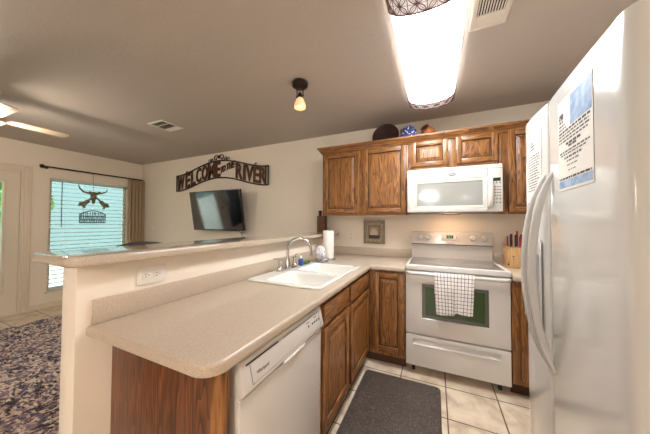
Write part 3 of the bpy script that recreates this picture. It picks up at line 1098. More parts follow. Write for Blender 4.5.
for (p, q, r_, s_) in ((wx0 - .031, wx0, wz0 - .026, wz1 + .026), (wx1, wx1 + .026, wz0 - .026, wz1 + .026), (wx0, wx1, wz0 - .026, wz0), (wx0, wx1, wz1, wz1 + .026)):
    b.box(p, q, my + .003, -.410, r_, s_, .002)
mpart(b, 'window_trim', M['mwtrim'], md_)
mpart(MB().box(wx0 - .001, wx1 + .001, my + .007, my + .012, wz0 - .001, wz1 + .001), 'window', M['mwglass'], md_, smooth=0, label='grey glass window')
h = MB()
hp = [(.667, my - .004, 1.448), (.667, my - .022, 1.47), (.667, my - .030, 1.52), (.667, my - .033, 1.57), (.667, my - .030, 1.62), (.667, my - .022, 1.67), (.667, my - .004, 1.695)]
h.tube(hp, .019, 14, sx=.55, up=(0, 1, 0))
mpart(h, 'door_handle', M['white'], md_)
b = MB(); b.box(dx1 + .002, .757, my, -.4055, mz0, 1.772, .004)
cp = mpart(b, 'control_panel', M['mwwhite'])
mpart(MB().box(dx1 + .0002, dx1 + .0018, my + .003, -.406, mz0 + .002, 1.770), 'panel_seam', M['grey'], smooth=0)
mpart(MB().box(.69, .742, my - .0012, my - .0002, 1.662, 1.69), 'display', M['display'], cp, smooth=0)
b = MB()
for r_ in range(4):
    for c_ in range(3):
        x = .70 + c_ * .0165; z = 1.612 - r_ * .024
        b.box(x, x + .010, my - .0008, my - .0001, z - .004, z + .004)
for r_ in range(7):
    b.box(.6855, .6895, my - .0008, my - .0001, 1.63 - r_ * .025 - .003, 1.63 - r_ * .025 + .003)
for x in (.69, .715, .738):
    for z in (1.645, 1.51, 1.478):
        b.box(x - .006, x + .006, my - .0008, my - .0001, z - .003, z + .003)
        b.box(x - .003, x + .003, my - .0008, my - .0001, z + .006, z + .012)
mpart(b, 'button', M['ink'], cp, smooth=0)
bd = MB().lathe([(0, 0), (.036, 0), (.033, .003), (0, .004)], 32, Matrix.Translation((.383, my - .0005, 1.742)) @ RX90 @ Matrix.Diagonal((1, .32, 1, 1)))
bo_ = mpart(bd, 'badge', M['badge'], md_)
p_ = MB(); p_._merge(text_bm('Whirlpool', .0155, .0004), 0, Matrix.Translation((.383, my - .0052, 1.742)) @ RX90)
mpart(p_, 'badge_lettering', M['white_matte'], bo_, smooth=0)
# hood lamp under the microwave
mpart(MB().box(.30, .46, -.285, -.28, mz0 - .020, mz0 - .0085), 'lamp_blocker', M['grey'])  # added lip that keeps the lamp's glow out of the camera's view
hl = MB().box(.32, .44, -.275, -.20, mz0 - .0115, mz0 - .0085)
mpart(hl, 'hood_lamp', plain('hood_lamp_glow', rgb(255, 220, 180), 0.5, emit=E_HOOD * 10, emit_col=(1.0, .62, .36, 1)), smooth=0)

# ------------------------------------------------------------------ dishwasher
DL = (-.6, -1.99, 0)
dw = thing('dishwasher', 'white built-in dishwasher under the near peninsula counter', 'dishwasher', DL)
def dpart(b, name, mats, par=None, label=None, **k):
    o = b.build(name, mats, par or dw, **k)
    if par is None:
        wloc(o, DL)
    if label: o['label'] = label
    return o
dy0, dy1 = -2.287, -1.692
dpart(MB().box(-.92, -.378, dy0 + .01, dy1 - .004, .1, .862), 'tub', M['grey'])
dpart(MB().box(-.92, -.40, dy0 + .01, dy1 - .004, 0, .0995), 'toe_panel', M['white'])
b = MB()
b.prism([(-.3775, .105), (-.322, .105), (-.320, .11), (-.320, .735), (-.330, .742), (-.3775, .742)], dy0, dy1, 'y', bev=.003)
dd = dpart(b, 'door', M['white'])
b = MB()
b.prism([(-.3775, .7425), (-.322, .7425), (-.305, .757), (-.303, .765), (-.325, .852), (-.330, .856), (-.3775, .856)], dy0, dy1, 'y', bev=.003)
cpn = dpart(b, 'control_panel', M['white'])
def cpx(z):
    return -.303 + (z - .765) / .087 * (-.022)
nrm = Matrix.Rotation(-math.atan2(.022, .087), 4, 'Y')
def CP(y, z, off=.0004):
    # local: X -> +y world, Y -> up along the panel, Z -> out
    m_ = Matrix(((0, 0, 1, 0), (1, 0, 0, 0), (0, 1, 0, 0), (0, 0, 0, 1)))
    return Matrix.Translation((cpx(z) + off, y, z)) @ nrm @ m_
p_ = MB(); p_._merge(text_bm('Whirlpool', .016, .0006), 0, CP(-2.185, .795, .0005))
dpart(p_, 'badge', M['ink'], cpn, smooth=0)
p_ = MB(); Mv = CP(-2.1, .838)
p_.box(-.16, .02, -.0025, .0025, 0, .001, M=Mv)
Mv = CP(-1.85, .838)
p_.box(-.20, .13, -.001, .001, 0, .001, M=Mv)
dpart(p_, 'vent_slit', M['black'], cpn, smooth=0)
p_ = MB(); Mv = CP(-1.99, .808)
for (a, b2, c, d2) in ((-.255, -.252, -.038, .024), (.262, .265, -.038, .024), (-.255, .265, -.038, -.0365)):
    p_.box(a, b2, c, d2, 0, .0008, M=Mv)
dpart(p_, 'panel_outline', M['grey'], cpn, smooth=0)
Mv = CP(-1.80, .808)
for (a, c, z0, z1) in [(-.01 + k * .022, .002 + k * .022, -.006, .002) for k in range(4)] + [(-.059, -.031, .014, .017), (.016, .044, .016, .019), (-.05, -.04, -.006, .004)]:
    p_ = MB(); p_.box(a, c, z0, z1, 0, .0009, M=Mv)
    dpart(p_, 'button', M['ink'], cpn, smooth=0)
b = MB()
b.tube([(-.3115, -2.06, .7475), (-.306, -2.05, .748), (-.306, -1.90, .748), (-.3115, -1.89, .7475)], .0055, 8)
dpart(b, 'door_handle', M['white_matte'], cpn)

# ------------------------------------------------------------------ refrigerator
RFL = (1.03, -1.73, 0)
rf = thing('refrigerator', 'white side-by-side refrigerator at the right with paper notices on its doors', 'refrigerator', RFL)
def fpart(b, name, mats, par=None, label=None, **k):
    o = b.build(name, mats, par or rf, **k)
    if par is None:
        wloc(o, RFL)
    if label: o['label'] = label
    return o
ZT = 1.795
fpart(MB().box(.728, 1.41, -2.14, -1.358, .02, 1.765, .004), 'body', M['fridge'])
fpart(MB().box(.72, .727, -2.13, -1.366, .02, .075), 'toe_grille', M['grey'])
def fdoor(ya, yb, bulge, rl, rh, lean=0.0):
    """horizontal section: front bowed towards -x, ends rounded (rl at ya, rh at yb)"""
    pts = []
    xf = .660
    def front(y):
        u = (y - ya) / (yb - ya)
        return xf - bulge * 4 * u * (1 - u) + lean * (1 - u)
    N = 16
    pts.append((.7265, yb)); pts.append((.7265, ya))
    for k in range(6):
        a = pi / 2 * k / 5
        pts.append((front(ya + rl) + rl - rl * sin(a), ya + rl - rl * cos(a)))
    for k in range(1, N):
        y = ya + rl + (yb - rh - ya - rl) * k / N
        pts.append((front(y), y))
    for k in range(6):
        a = pi / 2 * k / 5
        pts.append((front(yb - rh) + rh - rh * cos(a), yb - rh + rh * sin(a)))
    return MB().prism(pts, .08, ZT, bev=.006, seg=3), front
b, frF = fdoor(-1.626, -1.356, .010, .012, .02)
fz = fpart(b, 'freezer_door', M['fridge'])
b, frR = fdoor(-2.145, -1.634, .004, .045, .012, .655 - .660 - .022)
fd = fpart(b, 'door', M['fridge'])
def fhandle(yq, yo):
    pth = []
    for k in range(33):
        u = k / 32
        z = .735 + (1.505 - .735) * u
        bow = (4 * u * (1 - u)) ** .85
        pth.append((.663 - .068 * bow - .002, yq + yo * bow, z))
    b = MB()
    sec = rrect(-.010, .016, -.0125, .0125, .006, 3)      # (out from door, across)
    rings = []
    for i, p_ in enumerate(pth):
        A_, B_ = Vector(pth[max(0, i - 1)]), Vector(pth[min(32, i + 1)])
        t_ = (B_ - A_).normalized()
        n_ = Vector((-t_.z, 0, t_.x))                       # outward, in the xz plane
        k = .35 + .65 * min(1, min(i, 32 - i) / 4)
        rings.append([b.bm.verts.new(Vector(p_) + n_ * o_ * k + Vector((0, c_ * (.6 + .4 * k), 0))) for o_, c_ in sec])
    for A_, B_ in zip(rings, rings[1:]):
        n2 = len(A_)
        for k in range(n2):
            b.bm.faces.new((A_[k], A_[(k + 1) % n2], B_[(k + 1) % n2], B_[k]))
    b.bm.faces.new(rings[0]); b.bm.faces.new(rings[-1])
    bmesh.ops.recalc_face_normals(b.bm, faces=b.bm.faces[:])
    return b
fpart(fhandle(-1.598, .010), 'handle', M['handle'], fz)
fpart(fhandle(-1.664, -.002), 'handle', M['handle'], fd)
fpart(MB().box(.672, .7255, -1.6335, -1.6265, .09, ZT - .01), 'door_gap_shade', M['gap_shade'], smooth=0)  # grey strip put in as the dark shade between the two doors
# dispenser
b = MB()
xd = frF(-1.47) - .0005
for (p, q, r_, s_) in ((-1.575, -1.565, .86, 1.24), (-1.385, -1.375, .86, 1.24), (-1.565, -1.385, .86, .885), (-1.565, -1.385, 1.17, 1.24)):
    b.box(xd - .006, xd, p, q, r_, s_, .002)
dp = fpart(b, 'dispenser', M['fridge'], fz)
fpart(MB().box(xd - .0015, xd, -1.565, -1.385, .885, 1.17), 'dispenser_recess', M['grey'], dp, smooth=0, label='grey dispenser recess')
for yy in (-1.38, -1.60, -1.67, -2.10):
    fpart(MB().box(.70, .80, yy - .02, yy + .02, 1.7955, 1.81, .004) if False else MB().box(.735, .82, yy - .02, yy + .02, 1.7655, 1.80, .004), 'hinge_cover', M['fridge'])

def notice(name, label, ya, yb, za, zb, front, kind):
    ym = (ya + yb) / 2
    xq = min(front(ya), front(yb), front(ym)) - .0012
    L_ = (xq, ym, za)
    o = thing(name, label, 'paper', L_, group='paper notices on the refrigerator')
    w_ = abs(yb - ya); h_ = zb - za
    def bend(y):         # follow the bowed door
        return front(ym + y) - .0011 - xq
    def strip(b, y0, y1, z0, z1, off=0.0):
        n = max(1, int(abs(y1 - y0) / .02))
        for k in range(n):
            a = y0 + (y1 - y0) * k / n; c = y0 + (y1 - y0) * (k + 1) / n
            b.quad((bend(a) - off, a, z0), (bend(c) - off, c, z0), (bend(c) - off, c, z1), (bend(a) - off, a, z1))
    b = MB(); strip(b, -w_ / 2, w_ / 2, 0, h_)
    sh = b.build('sheet', M['paper'], o, smooth=0)
    s_ = sh.modifiers.new('thickness', 'SOLIDIFY'); s_.thickness = .0006; s_.offset = 0
    t_ = MB(); off = .0008
    rng = random.Random(3 if kind else 5)
    # reading left to right runs towards -y
    if kind:
        lines = [(.80, .05, .22, .010), (.76, .06, .20, .008), (.715, .05, .26, .006), (.675, .05, .30, .005), (.635, .04, .96, .007), (.60, .04, .92, .005), (.565, .04, .96, .005), (.53, .04, .90, .005),
                 (.485, .28, .72, .008), (.455, .36, .62, .007), (.41, .06, .94, .005), (.38, .10, .86, .004), (.34, .22, .74, .006), (.30, .30, .66, .004), (.255, .30, .62, .003), (.20, .34, .58, .003), (.125, .03, .97, .006)]
    else:
        lines = [(.84 - .036 * k, .08 + .08 * rng.random(), .78 + .18 * rng.random(), .0045) for k in range(6, 20)] + [(.80, .42, .56, .014), (.76, .38, .62, .008), (.72, .30, .70, .006), (.04, .3, .5, .012)]
    for (zf, a, c, th) in lines:
        y = w_ / 2 - a * w_
        yend = w_ / 2 - c * w_
        while y > yend + .004:            # broken into word-like dashes
            ln = min(rng.uniform(.012, .03), y - yend)
            strip(t_, y, y - ln + .003, zf * h_ - th / 2, zf * h_ + th / 2, off)
            y -= ln + .002
    t_.build('printed_text', M['ink'], o, smooth=0)
    if kind:
        p = MB()
        strip(p, w_ / 2 - .42 * w_, w_ / 2 - .98 * w_, .66 * h_, .97 * h_, .0007)
        p.build('blue_header', M['paperblue'], o, smooth=0)
        p = MB()
        strip(p, w_ / 2 - .02 * w_, w_ / 2 - .98 * w_, .025 * h_, .105 * h_, .0007)
        p.build('blue_footer', M['paperblue'], o, smooth=0)
        q = MB(); strip(q, w_ / 2 - .06 * w_, w_ / 2 - .2 * w_, .815 * h_, .85 * h_, .0008)
        q.build('emblem', M['ink'], o, smooth=0)
    return o
notice('paper_notice', 'paper notice with blue printed blocks on the right refrigerator door', -1.985, -1.742, 1.42, 1.735, frR, True)
notice('paper_notice', 'plain text paper notice on the narrow freezer door', -1.578, -1.412, 1.405, 1.735, frF, False)

# ------------------------------------------------------------------ counter items
pr_ = thing('paper_towel_roll', 'white paper towel roll on an upright holder in the counter corner', 'paper towels', (-.80, -.50, CT + .0008))
MB().lathe([(.02, .014), (.058, .014), (.059, .018), (.059, .301), (.057, .305), (.02, .305)], 36).build('roll', M['towelroll'], pr_)
hold = MB().lathe([(0, 0), (.078, 0), (.08, .006), (.07, .0125), (0, .0125)], 32).lathe([(0, .0126), (.008, .0126), (.008, .322), (.013, .325), (.013, .337), (0, .342)], 16)
hold.build('holder', M['chrome'], pr_)

sb_ = thing('soap_bottle', 'small blue soap bottle with white cap behind the sink', 'bottle', (-.845, -1.005, CT + .0115))
MB().lathe([(0, 0), (.021, 0), (.023, .004), (.023, .05), (.016, .058), (.012, .062), (0, .062)], 20).build('bottle', M['blue'], sb_)
MB().lathe([(0, .0622), (.011, .0622), (.011, .08), (.009, .083), (0, .083)], 16).build('cap', M['plate'], sb_)

tag(MB().box(-.875, -.825, -.955, -.86, CT + .0115, CT + .04, .008, 3).build('sponge', M['green']), 'green scrubbing sponge between the soap bottle and the ruffled scrubber', 'sponge')

PD = (-.79, -.672, CT + .0008)
dish = thing('soap_dish', 'oval white dish with a blue rim beside the paper towel roll', 'dish', PD)
Mo = Matrix.Diagonal((.78, 1.05, 1, 1))
MB().lathe([(0, 0), (.05, 0), (.072, .012), (.082, .02), (.079, .0205), (.068, .014), (.05, .005), (0, .004)], 36, Mo).build('bowl', M['sink'], dish)
MB().lathe([(.0795, .0185), (.0835, .0185), (.085, .021), (.083, .024), (.079, .0222)], 36, Mo).build('rim', M['cobalt'], dish)
sc = MB()
rg_ = random.Random(4)
c0 = Vector((PD[0] + .0, PD[1] - .04, PD[2] + .088))
for k in range(70):       # ruffled petals
    a = k * 2.399963
    zz = 1 - 2 * (k + .5) / 70
    r_ = math.sqrt(1 - zz * zz)
    nv = Vector((r_ * cos(a), r_ * sin(a), zz))
    up = nv.orthogonal().normalized(); side = nv.cross(up)
    ro = rg_.uniform(0, pi)
    e1 = up * cos(ro) + side * sin(ro); e2 = side * cos(ro) - up * sin(ro)
    cc = c0 + Vector((nv.x * .037, nv.y * .037, nv.z * .062))
    def pet(u, v, cc=cc, e1=e1, e2=e2, nv=nv):
        x_ = (u - .5) * .036; y_ = (v - .5) * .03
        return cc + e1 * x_ + e2 * y_ + nv * (.007 * sin(u * 7) * (1 if v > .5 else -1) + .006)
    sc.grid(pet, 5, 3)
sc.ball(c0, .036, (1, 1, 1.6))
tag(sc.build('scrubber', M['scrub'], smooth=60), 'ruffled white and blue scrubber resting on the oval dish', 'scrubber')

# knife block with knives
KB = (.885, -.20, CT + .0008)
kb = thing('knife_block', 'light wood knife block beside the range', 'knife block', KB)
b = MB(); b.box(-.067, .067, -.06, .06, 0, .178, .004)
kbb = b.build('block', M['knifewood'], kb)
b = MB().cyl(.006, 0, .001, 12, Matrix.Translation((-.018, -.0602, .10)) @ RX90)
b.build('dark_mark', M['black'], kbb)
MB().cyl(.008, 0, .001, 12, Matrix.Translation((-.055, -.0602, .03)) @ RX90).build('dark_mark', M['black'], kbb)
kn_l = ['red-handled knife at the front left of the knife block', 'dark-handled knife second from the left in the knife block', 'red-handled knife behind the dark one in the knife block',
        'navy-handled knife in the middle of the knife block', 'tallest red-handled knife near the right of the knife block', 'short red-handled knife at the front right of the knife block', 'dark-handled knife at the far right of the knife block']
spots = [(-.052, -.02, .10, 'red', 0), (-.032, -.03, .115, 'navy', 0), (-.016, .01, .12, 'red', 0), (.004, -.03, .112, 'navy', 0), (.022, .0, .145, 'red', 0), (.038, -.03, .10, 'red', 0), (.054, .01, .115, 'navy', 0)]
for lab, (dx, dy, hh, m_, _) in zip(kn_l, spots):
    k = thing('knife', lab, 'knife', (KB[0] + dx, KB[1] + dy, KB[2] + .1788), group='knives in the knife block')
    hb = MB(); hb.prism(rrect(-.0065, .0065, -.011, .011, .005), .008, hh, bev=.004)
    hb.build('handle', M[m_], k)
    MB().box(-.002, .002, -.009, .009, 0, .0078).build('blade', M['chrome'], k)

# outlets, switch
def outlet(label, loc, rotz, w_, h_, horizontal=False, switch=False):
    o = thing('light_switch' if switch else 'outlet', label, 'switch' if switch else 'outlet', loc, rotz)
    MB().box(-w_ / 2, w_ / 2, -.006, 0, -h_ / 2, h_ / 2, .002).build('cover_plate', M['plate'], o)
    if switch:
        MB().box(-.006, .006, -.013, -.0062, -.012, .012, .002).build('toggle', M['white_matte'], o)
        return o
    for sg in (-1, 1):
        cx, cz = (sg * .024, 0) if horizontal else (0, sg * .021)
        r_ = MB().box(cx - .017, cx + .017, -.0085, -.0062, cz - .014, cz + .014, .001).build('receptacle', M['plate'], o)
        s_ = MB()
        if horizontal:
            s_.box(cx - .008, cx + .002, -.0092, -.0086, cz + .004, cz + .0065); s_.box(cx - .008, cx + .002, -.0092, -.0086, cz - .0065, cz - .004); s_.box(cx + .007, cx + .011, -.0092, -.0086, cz - .002, cz + .002)
        else:
            s_.box(cx - .0065, cx - .004, -.0092, -.0086, cz - .002, cz + .008); s_.box(cx + .004, cx + .0065, -.0092, -.0086, cz - .002, cz + .008); s_.box(cx - .002, cx + .002, -.0092, -.0086, cz - .011, cz - .007)
        s_.build('slots', M['black'], r_, smooth=0)
    return o
outlet('white horizontal outlet with two receptacles on the half wall under the bar', (BW1 + .0005, -2.19, 1.063), pi / 2, .122, .078, True)
outlet('white upright outlet on the back wall beside the framed tile', (-.706, -.0005, 1.14), 0, .072, .118)
outlet('white light switch on the far wall beside the curtain', (-4.712, -.0005, 1.175), 0, .07, .12, switch=True)

# framed wall tile
ax0, ax1, az0, az1 = -.546, -.294, 1.056, 1.333
AL = ((ax0 + ax1) / 2, -.0008, (az0 + az1) / 2)
ar = thing('framed_picture', 'square aged-silver framed shell picture on the backsplash wall', 'picture', AL)
W2, H2 = (ax1 - ax0) / 2, (az1 - az0) / 2
def frame_ring(b, o_, i_, y0, y1, bev=.002):
    b.box(-W2 + o_, -W2 + i_, y0, y1, -H2 + o_, H2 - o_, bev); b.box(W2 - i_, W2 - o_, y0, y1, -H2 + o_, H2 - o_, bev)
    b.box(-W2 + i_, W2 - i_, y0, y1, -H2 + o_, -H2 + i_, bev); b.box(-W2 + i_, W2 - i_, y0, y1, H2 - i_, H2 - o_, bev)
b = MB(); frame_ring(b, 0, .012, -.022, 0); frame_ring(b, .018, .05, -.020, 0)
b.build('frame', M['silverframe'], ar)
MB().box(-W2 + .0125, W2 - .0125, -.010, -.0005, -H2 + .0125, H2 - .0125).build('mat_board', M['pic_mid'], ar, smooth=0)
b = MB(); frame_ring(b, .062, .068, -.017, -.0102)
b.build('inner_frame', M['pic_dark'], ar)
b = MB(); b.box(-W2 + .068, W2 - .068, -.0115, -.0102, -H2 + .068, -.035)
b.build('dark_base', M['pic_dark'], ar, smooth=0)
sh = MB()
def shf(u, v):
    a = pi * u; r_ = v
    return Vector((-.046 * cos(a) * r_, -.0118 - .007 * math.sqrt(max(0, 1 - r_ * r_)) - .0015 * sin(a * 16) * r_, -.036 + .085 * sin(a) * r_))
sh.grid(shf, 48, 10)
sh.build('shell', M['shell'], ar, recalc=True)

# wooden holder on the end of the bar
WH = (-1.075, -.085, 1.1848)
wh = thing('wooden_canister', 'brown wooden canister with pale twigs on the far end of the bar', 'canister', WH)
MB().box(-.045, .055, -.05, .05, 0, .205, .004).build('box', M['holderwood'], wh)
MB().lathe([(0, .2055), (.02, .2055), (.018, .245), (.024, .25), (.024, .27), (0, .275)], 16, Matrix.Translation((-.018, -.01, 0))).build('stopper', M['platter'], wh)
tg = MB()
for k, (a, b2) in enumerate(((-.09, .19), (-.075, .16), (-.10, .13), (-.06, .21))):
    tg.tube([(-.0455, -.02, .06 + .02 * k), (-.06, -.03, .11), (a, -.035, b2)], .002, 6)
tg.build('twig', M['twig'], wh)

# ------------------------------------------------------------------ on top of the cabinets
MP = Matrix.Translation((-.262, -.125, 2.1315 + .149)) @ Matrix.Rotation(radians(-12), 4, 'X') @ RX90
pl = MB().lathe([(0, 0), (.09, 0), (.135, .012), (.148, .02), (.146, .023), (.13, .016), (.088, .005), (0, .005)], 48, MP)
tag(pl.build('platter', M['platter']), 'dark brown round platter leaning on top of the oak cabinets', 'platter')
bk = thing('basket', 'olive woven basket on the cabinets beside the dark platter', 'basket', (-.03, -.125, 2.1312))
MB().lathe([(0, 0), (.055, 0), (.07, .10), (.075, .19), (.070, .19), (.064, .10), (.05, .01), (0, .01)], 28).build('basket_body', M['olive'], bk)
bp_ = MB()
rg_ = random.Random(11)
for (cx, cy, cz, r_, sc_) in ((-.02, -.265, 2.192, .056, (1.25, .55, .95)), (.035, -.27, 2.186, .050, (1.1, .5, 1.0)), (.0, -.262, 2.262, .052, (1.2, .6, 1.0)), (.03, -.258, 2.235, .046, (1.1, .6, 1.0)), (-.055, -.27, 2.175, .044, (1.0, .5, .9))):
    bb = bmesh.new()
    bmesh.ops.create_icosphere(bb, subdivisions=3, radius=r_)
    for v in bb.verts:
        n_ = v.co.normalized()
        f_ = 1 + .13 * sin(n_.x * 9 + cx * 40) * sin(n_.z * 8 + cz * 20)
        v.co = Vector((cx + v.co.x * sc_[0] * f_, cy + v.co.y * sc_[1] * f_, max(2.1315, cz + v.co.z * sc_[2] * f_)))
    bp_._merge(bb)
tag(bp_.build('cloth_bundle', M['bluecloth'], smooth=70), 'blue and white printed cloth bundle on top of the oak cabinets', 'cloth')
MJ = Matrix.Translation((.135, -.20, 2.1315 + .069)) @ Matrix.Rotation(radians(115), 4, 'Y') @ Matrix.Rotation(radians(0), 4, 'Z')
jr = thing('clay_jar', 'terracotta jar lying on the cabinets right of the blue cloth', 'jar', (.185, -.20, 2.1312))
JM = Matrix.Translation((0, 0, .088)) @ Matrix.Rotation(radians(-35), 4, 'Y') @ Matrix.Rotation(radians(48), 4, 'X')
jb = MB().lathe([(0, -.08), (.045, -.08), (.07, -.04), (.07, .015), (.048, .06), (.036, .075), (.046, .088), (.038, .088), (.03, .075), (.0, .06)], 28, JM)
jb.build('jar_body', M['terracotta'], jr)
MB().lathe([(0, 0), (.034, 0), (.034, .001), (0, .001)], 20, JM @ Matrix.Translation((0, 0, .0865))).build('jar_mouth', M['black'], jr)

# ------------------------------------------------------------------ ceiling fixture
FC = (.215, -1.135, H)
fx = thing('ceiling_light', 'long glowing fluorescent ceiling light with patterned end bands over the kitchen', 'ceiling light', FC)
fl0, fl1, bw = -.615, .625, .125
hw, drop = .185, .105
def dsec(u, grow=0.0):      # cross-section, u 0..1 across x
    a = pi * u
    x = -(hw + grow) * cos(a)
    z = -.018 - (drop - .018 + grow) * (sin(a) ** .72 if sin(a) > 0 else 0)
    return x, z
MB().box(-hw, hw, fl0, fl1, -.0175, -.0005, .003).build('housing', M['endback'], fx)
b = MB()
def dif(u, v):
    x, z = dsec(u); return Vector((x, fl0 + bw + .001 + (fl1 - fl0 - 2 * bw - .002) * v, z))
b.grid(dif, 40, 2)
do = b.build('diffuser', M['glow_fixture'], fx, smooth=60, recalc=True)
for (ya, yb) in ((fl0, fl0 + bw), (fl1 - bw, fl1)):
    b = MB()
    outer = ya if ya < 0 else yb
    b.grid(lambda u, v: Vector((dsec(u)[0], ya + (yb - ya) * v, dsec(u)[1])), 40, 2)
    # closing end
    vs0 = [b.bm.verts.new((dsec(k / 40)[0], outer, dsec(k / 40)[1])) for k in range(41)]
    b.bm.faces.new(vs0)
    bnd = b.build('end_band', plain('band_glow', rgb(226, 214, 204), .5, emit=.12, emit_col=(1, .93, .9, 1)), fx, smooth=60)
    r = MB()
    def W(u, v, g=.003):
        x, z = dsec(u, g); return Vector((x, ya + (yb - ya) * v, z))
    def line(p, q, rad=.004, n=10):
        r.tube([W(p[0] + (q[0] - p[0]) * k / n, p[1] + (q[1] - p[1]) * k / n) for k in range(n + 1)], rad, 6)
    for v_ in (.05, .95):
        line((0.02, v_), (.98, v_), .004, 36)
    NB = 6
    us = [.04 + .92 * k / NB for k in range(NB + 1)]
    for u_ in us:
        line((u_, .05), (u_, .95), .002)
    for a, c in zip(us, us[1:]):
        m_ = (a + c) / 2
        h2 = (c - a) / 2
        line((a, .5), (c, .5), .001)
        line((m_, .05), (m_, .95), .001)
        for (su, sv) in ((1, 1), (1, -1), (-1, 1), (-1, -1)):      # four petals in each square
            r.tube([W(m_ + su * h2 * .92 * t_, .5 + sv * .42 * t_) for t_ in [0, .5, 1]], .001, 6)
            for off in (.35, -.35):
                r.tube([W(m_ + su * h2 * (.92 * t_ + off * sin(pi * t_) * .5), .5 + sv * .42 * (t_ - off * sin(pi * t_) * .5)) for t_ in [k / 6 for k in range(7)]], .0022, 6)
    r.build('filigree', M['endcap'], bnd)

# ------------------------------------------------------------------ ceiling spot
SL = (-.75, -1.2, H)
spx = thing('ceiling_spotlight', 'small bronze ceiling spotlight with a glowing amber shade', 'ceiling light', SL)
MB().lathe([(0, -.0005), (.058, -.0005), (.065, -.012), (.062, -.035), (.05, -.045), (.02, -.05), (0, -.05)], 32).build('canopy', M['bronze'], spx)
b = MB()
b.tube([(-.028, 0, -.048), (-.028, 0, -.10), (-.03, 0, -.118)], .004, 8); b.tube([(.028, 0, -.048), (.028, 0, -.10), (.03, 0, -.118)], .004, 8)
b.tube([(-.034, 0, -.118), (.034, 0, -.118)], .006, 8)
b.lathe([(0, -.085), (.01, -.088), (.018, -.105), (.022, -.13), (.0, -.13)], 20)
b.build('yoke', M['bronze'], spx)
b = MB().lathe([(.020, -.1305), (.032, -.15), (.045, -.185), (.047, -.212), (.044, -.212), (.042, -.186), (.029, -.152), (.018, -.134)], 28)
b.build('shade', M['glow_spot'], spx)
MB().ball((0, 0, -.175), .026, (1, 1, 1.1)).build('bulb', M['glow_spot_core'], spx)

# ------------------------------------------------------------------ ceiling registers
def register(label, x0, x1, y0, y1, slat_axis, loc_cat='vent'):
    L_ = ((x0 + x1) / 2, (y0 + y1) / 2, H)
    o = thing('ceiling_vent', label, 'vent', L_)
    W_, D_ = (x1 - x0) / 2, (y1 - y0) / 2
    fw = .025
    b = MB()
    b.box(-W_, -W_ + fw, -D_, D_, -.012, -.0005, .002); b.box(W_ - fw, W_, -D_, D_, -.012, -.0005, .002)
    b.box(-W_ + fw, W_ - fw, -D_, -D_ + fw, -.012, -.0005, .002); b.box(-W_ + fw, W_ - fw, D_ - fw, D_, -.012, -.0005, .002)
    b.build('frame', M['ventwhite'], o)
    MB().box(-W_ + fw, W_ - fw, -D_ + fw, D_ - fw, -.0025, -.0008).build('duct_shade', M['ventdark'], o, smooth=0)  # dark sheet standing in for the shade behind the louvers
    s_ = MB()
    sect = [(-D_ + fw, -D_ * .3), (-D_ * .3 + .008, D_ * .42), (D_ * .42 + .008, D_ - fw)]
    for k, (a, c) in enumerate(sect):
        if k < 2:
            n = 10
            for i in range(n):
                x = -W_ + fw + (2 * W_ - 2 * fw) * (i + .5) / n
                s_.box(-.0032, .0032, a, c, -.0008, .0008, M=Matrix.Translation((x, 0, -.007)) @ Matrix.Rotation(radians(35), 4, 'Y'))
        else:
            n = 5
            for i in range(n):
                y = a + (c - a) * (i + .5) / n
                s_.box(-W_ + fw, W_ - fw, -.0065, .0065, -.0008, .0008, M=Matrix.Translation((0, y, -.007)) @ Matrix.Rotation(radians(-25), 4, 'X'))
        s_.box(-W_ + fw, W_ - fw, c, min(c + .008, D_ - fw + .001), -.011, -.003)
    s_.build('louvers', M['ventwhite'], o, smooth=0)
    return o
register('white ceiling vent with slanted louvers right of the fluorescent light', .43, .61, -1.60, -1.25, 0)
register('small white ceiling vent over the living room near the far wall', -2.78, -2.51, -1.21, -.945, 0)

# ------------------------------------------------------------------ ceiling fan
FN = (-3.26, -2.21, H)
fan = thing('ceiling_fan', 'pale four-blade ceiling fan with glowing globe over the living room', 'ceiling fan', FN)
MB().lathe([(0, -.0005), (.07, -.0005), (.06, -.04), (.02, -.06), (.014, -.06), (.014, -.17), (.09, -.18), (.10, -.2), (.10, -.27), (.07, -.295), (0, -.295)], 32).build('motor', M['blade'], fan)
for k in range(4):
    a = radians(90 + 90 * k)
    Mb = Matrix.Rotation(a, 4, 'Z') @ Matrix.Translation((0, 0, -.245)) @ Matrix.Rotation(radians(-9), 4, 'X')
    b = MB()
    b.prism([(.09, -.02), (.15, -.05), (.475, -.062), (.49, -.056), (.50, -.036), (.505, 0), (.50, .036), (.49, .056), (.475, .062), (.15, .05), (.09, .02)], -.004, .004, bev=.002, M=Mb)
    b.build('blade', M['blade'], fan)
MB().lathe([(0, -.42), (.03, -.41), (.052, -.38), (.055, -.35), (.05, -.31), (.045, -.296), (0, -.296)], 28).build('globe', M['glow_fan'], fan)

# pendant lamp behind the camera (seen mirrored in the microwave)
PD_ = (.10, -4.9, H)
pn = thing('pendant_lamp', 'dome pendant lamp hanging over the dining area', 'lamp', PD_)
MB().lathe([(0, -.0005), (.06, -.0005), (.06, -.02), (.006, -.03), (.006, -.34), (0, -.34)], 20).build('cord', M['bronze'], pn)
MB().lathe([(0, -.3405), (.07, -.345), (.15, -.39), (.20, -.47), (.19, -.47), (.14, -.40), (0, -.355)], 36).build('shade', M['glow_dome'], pn)

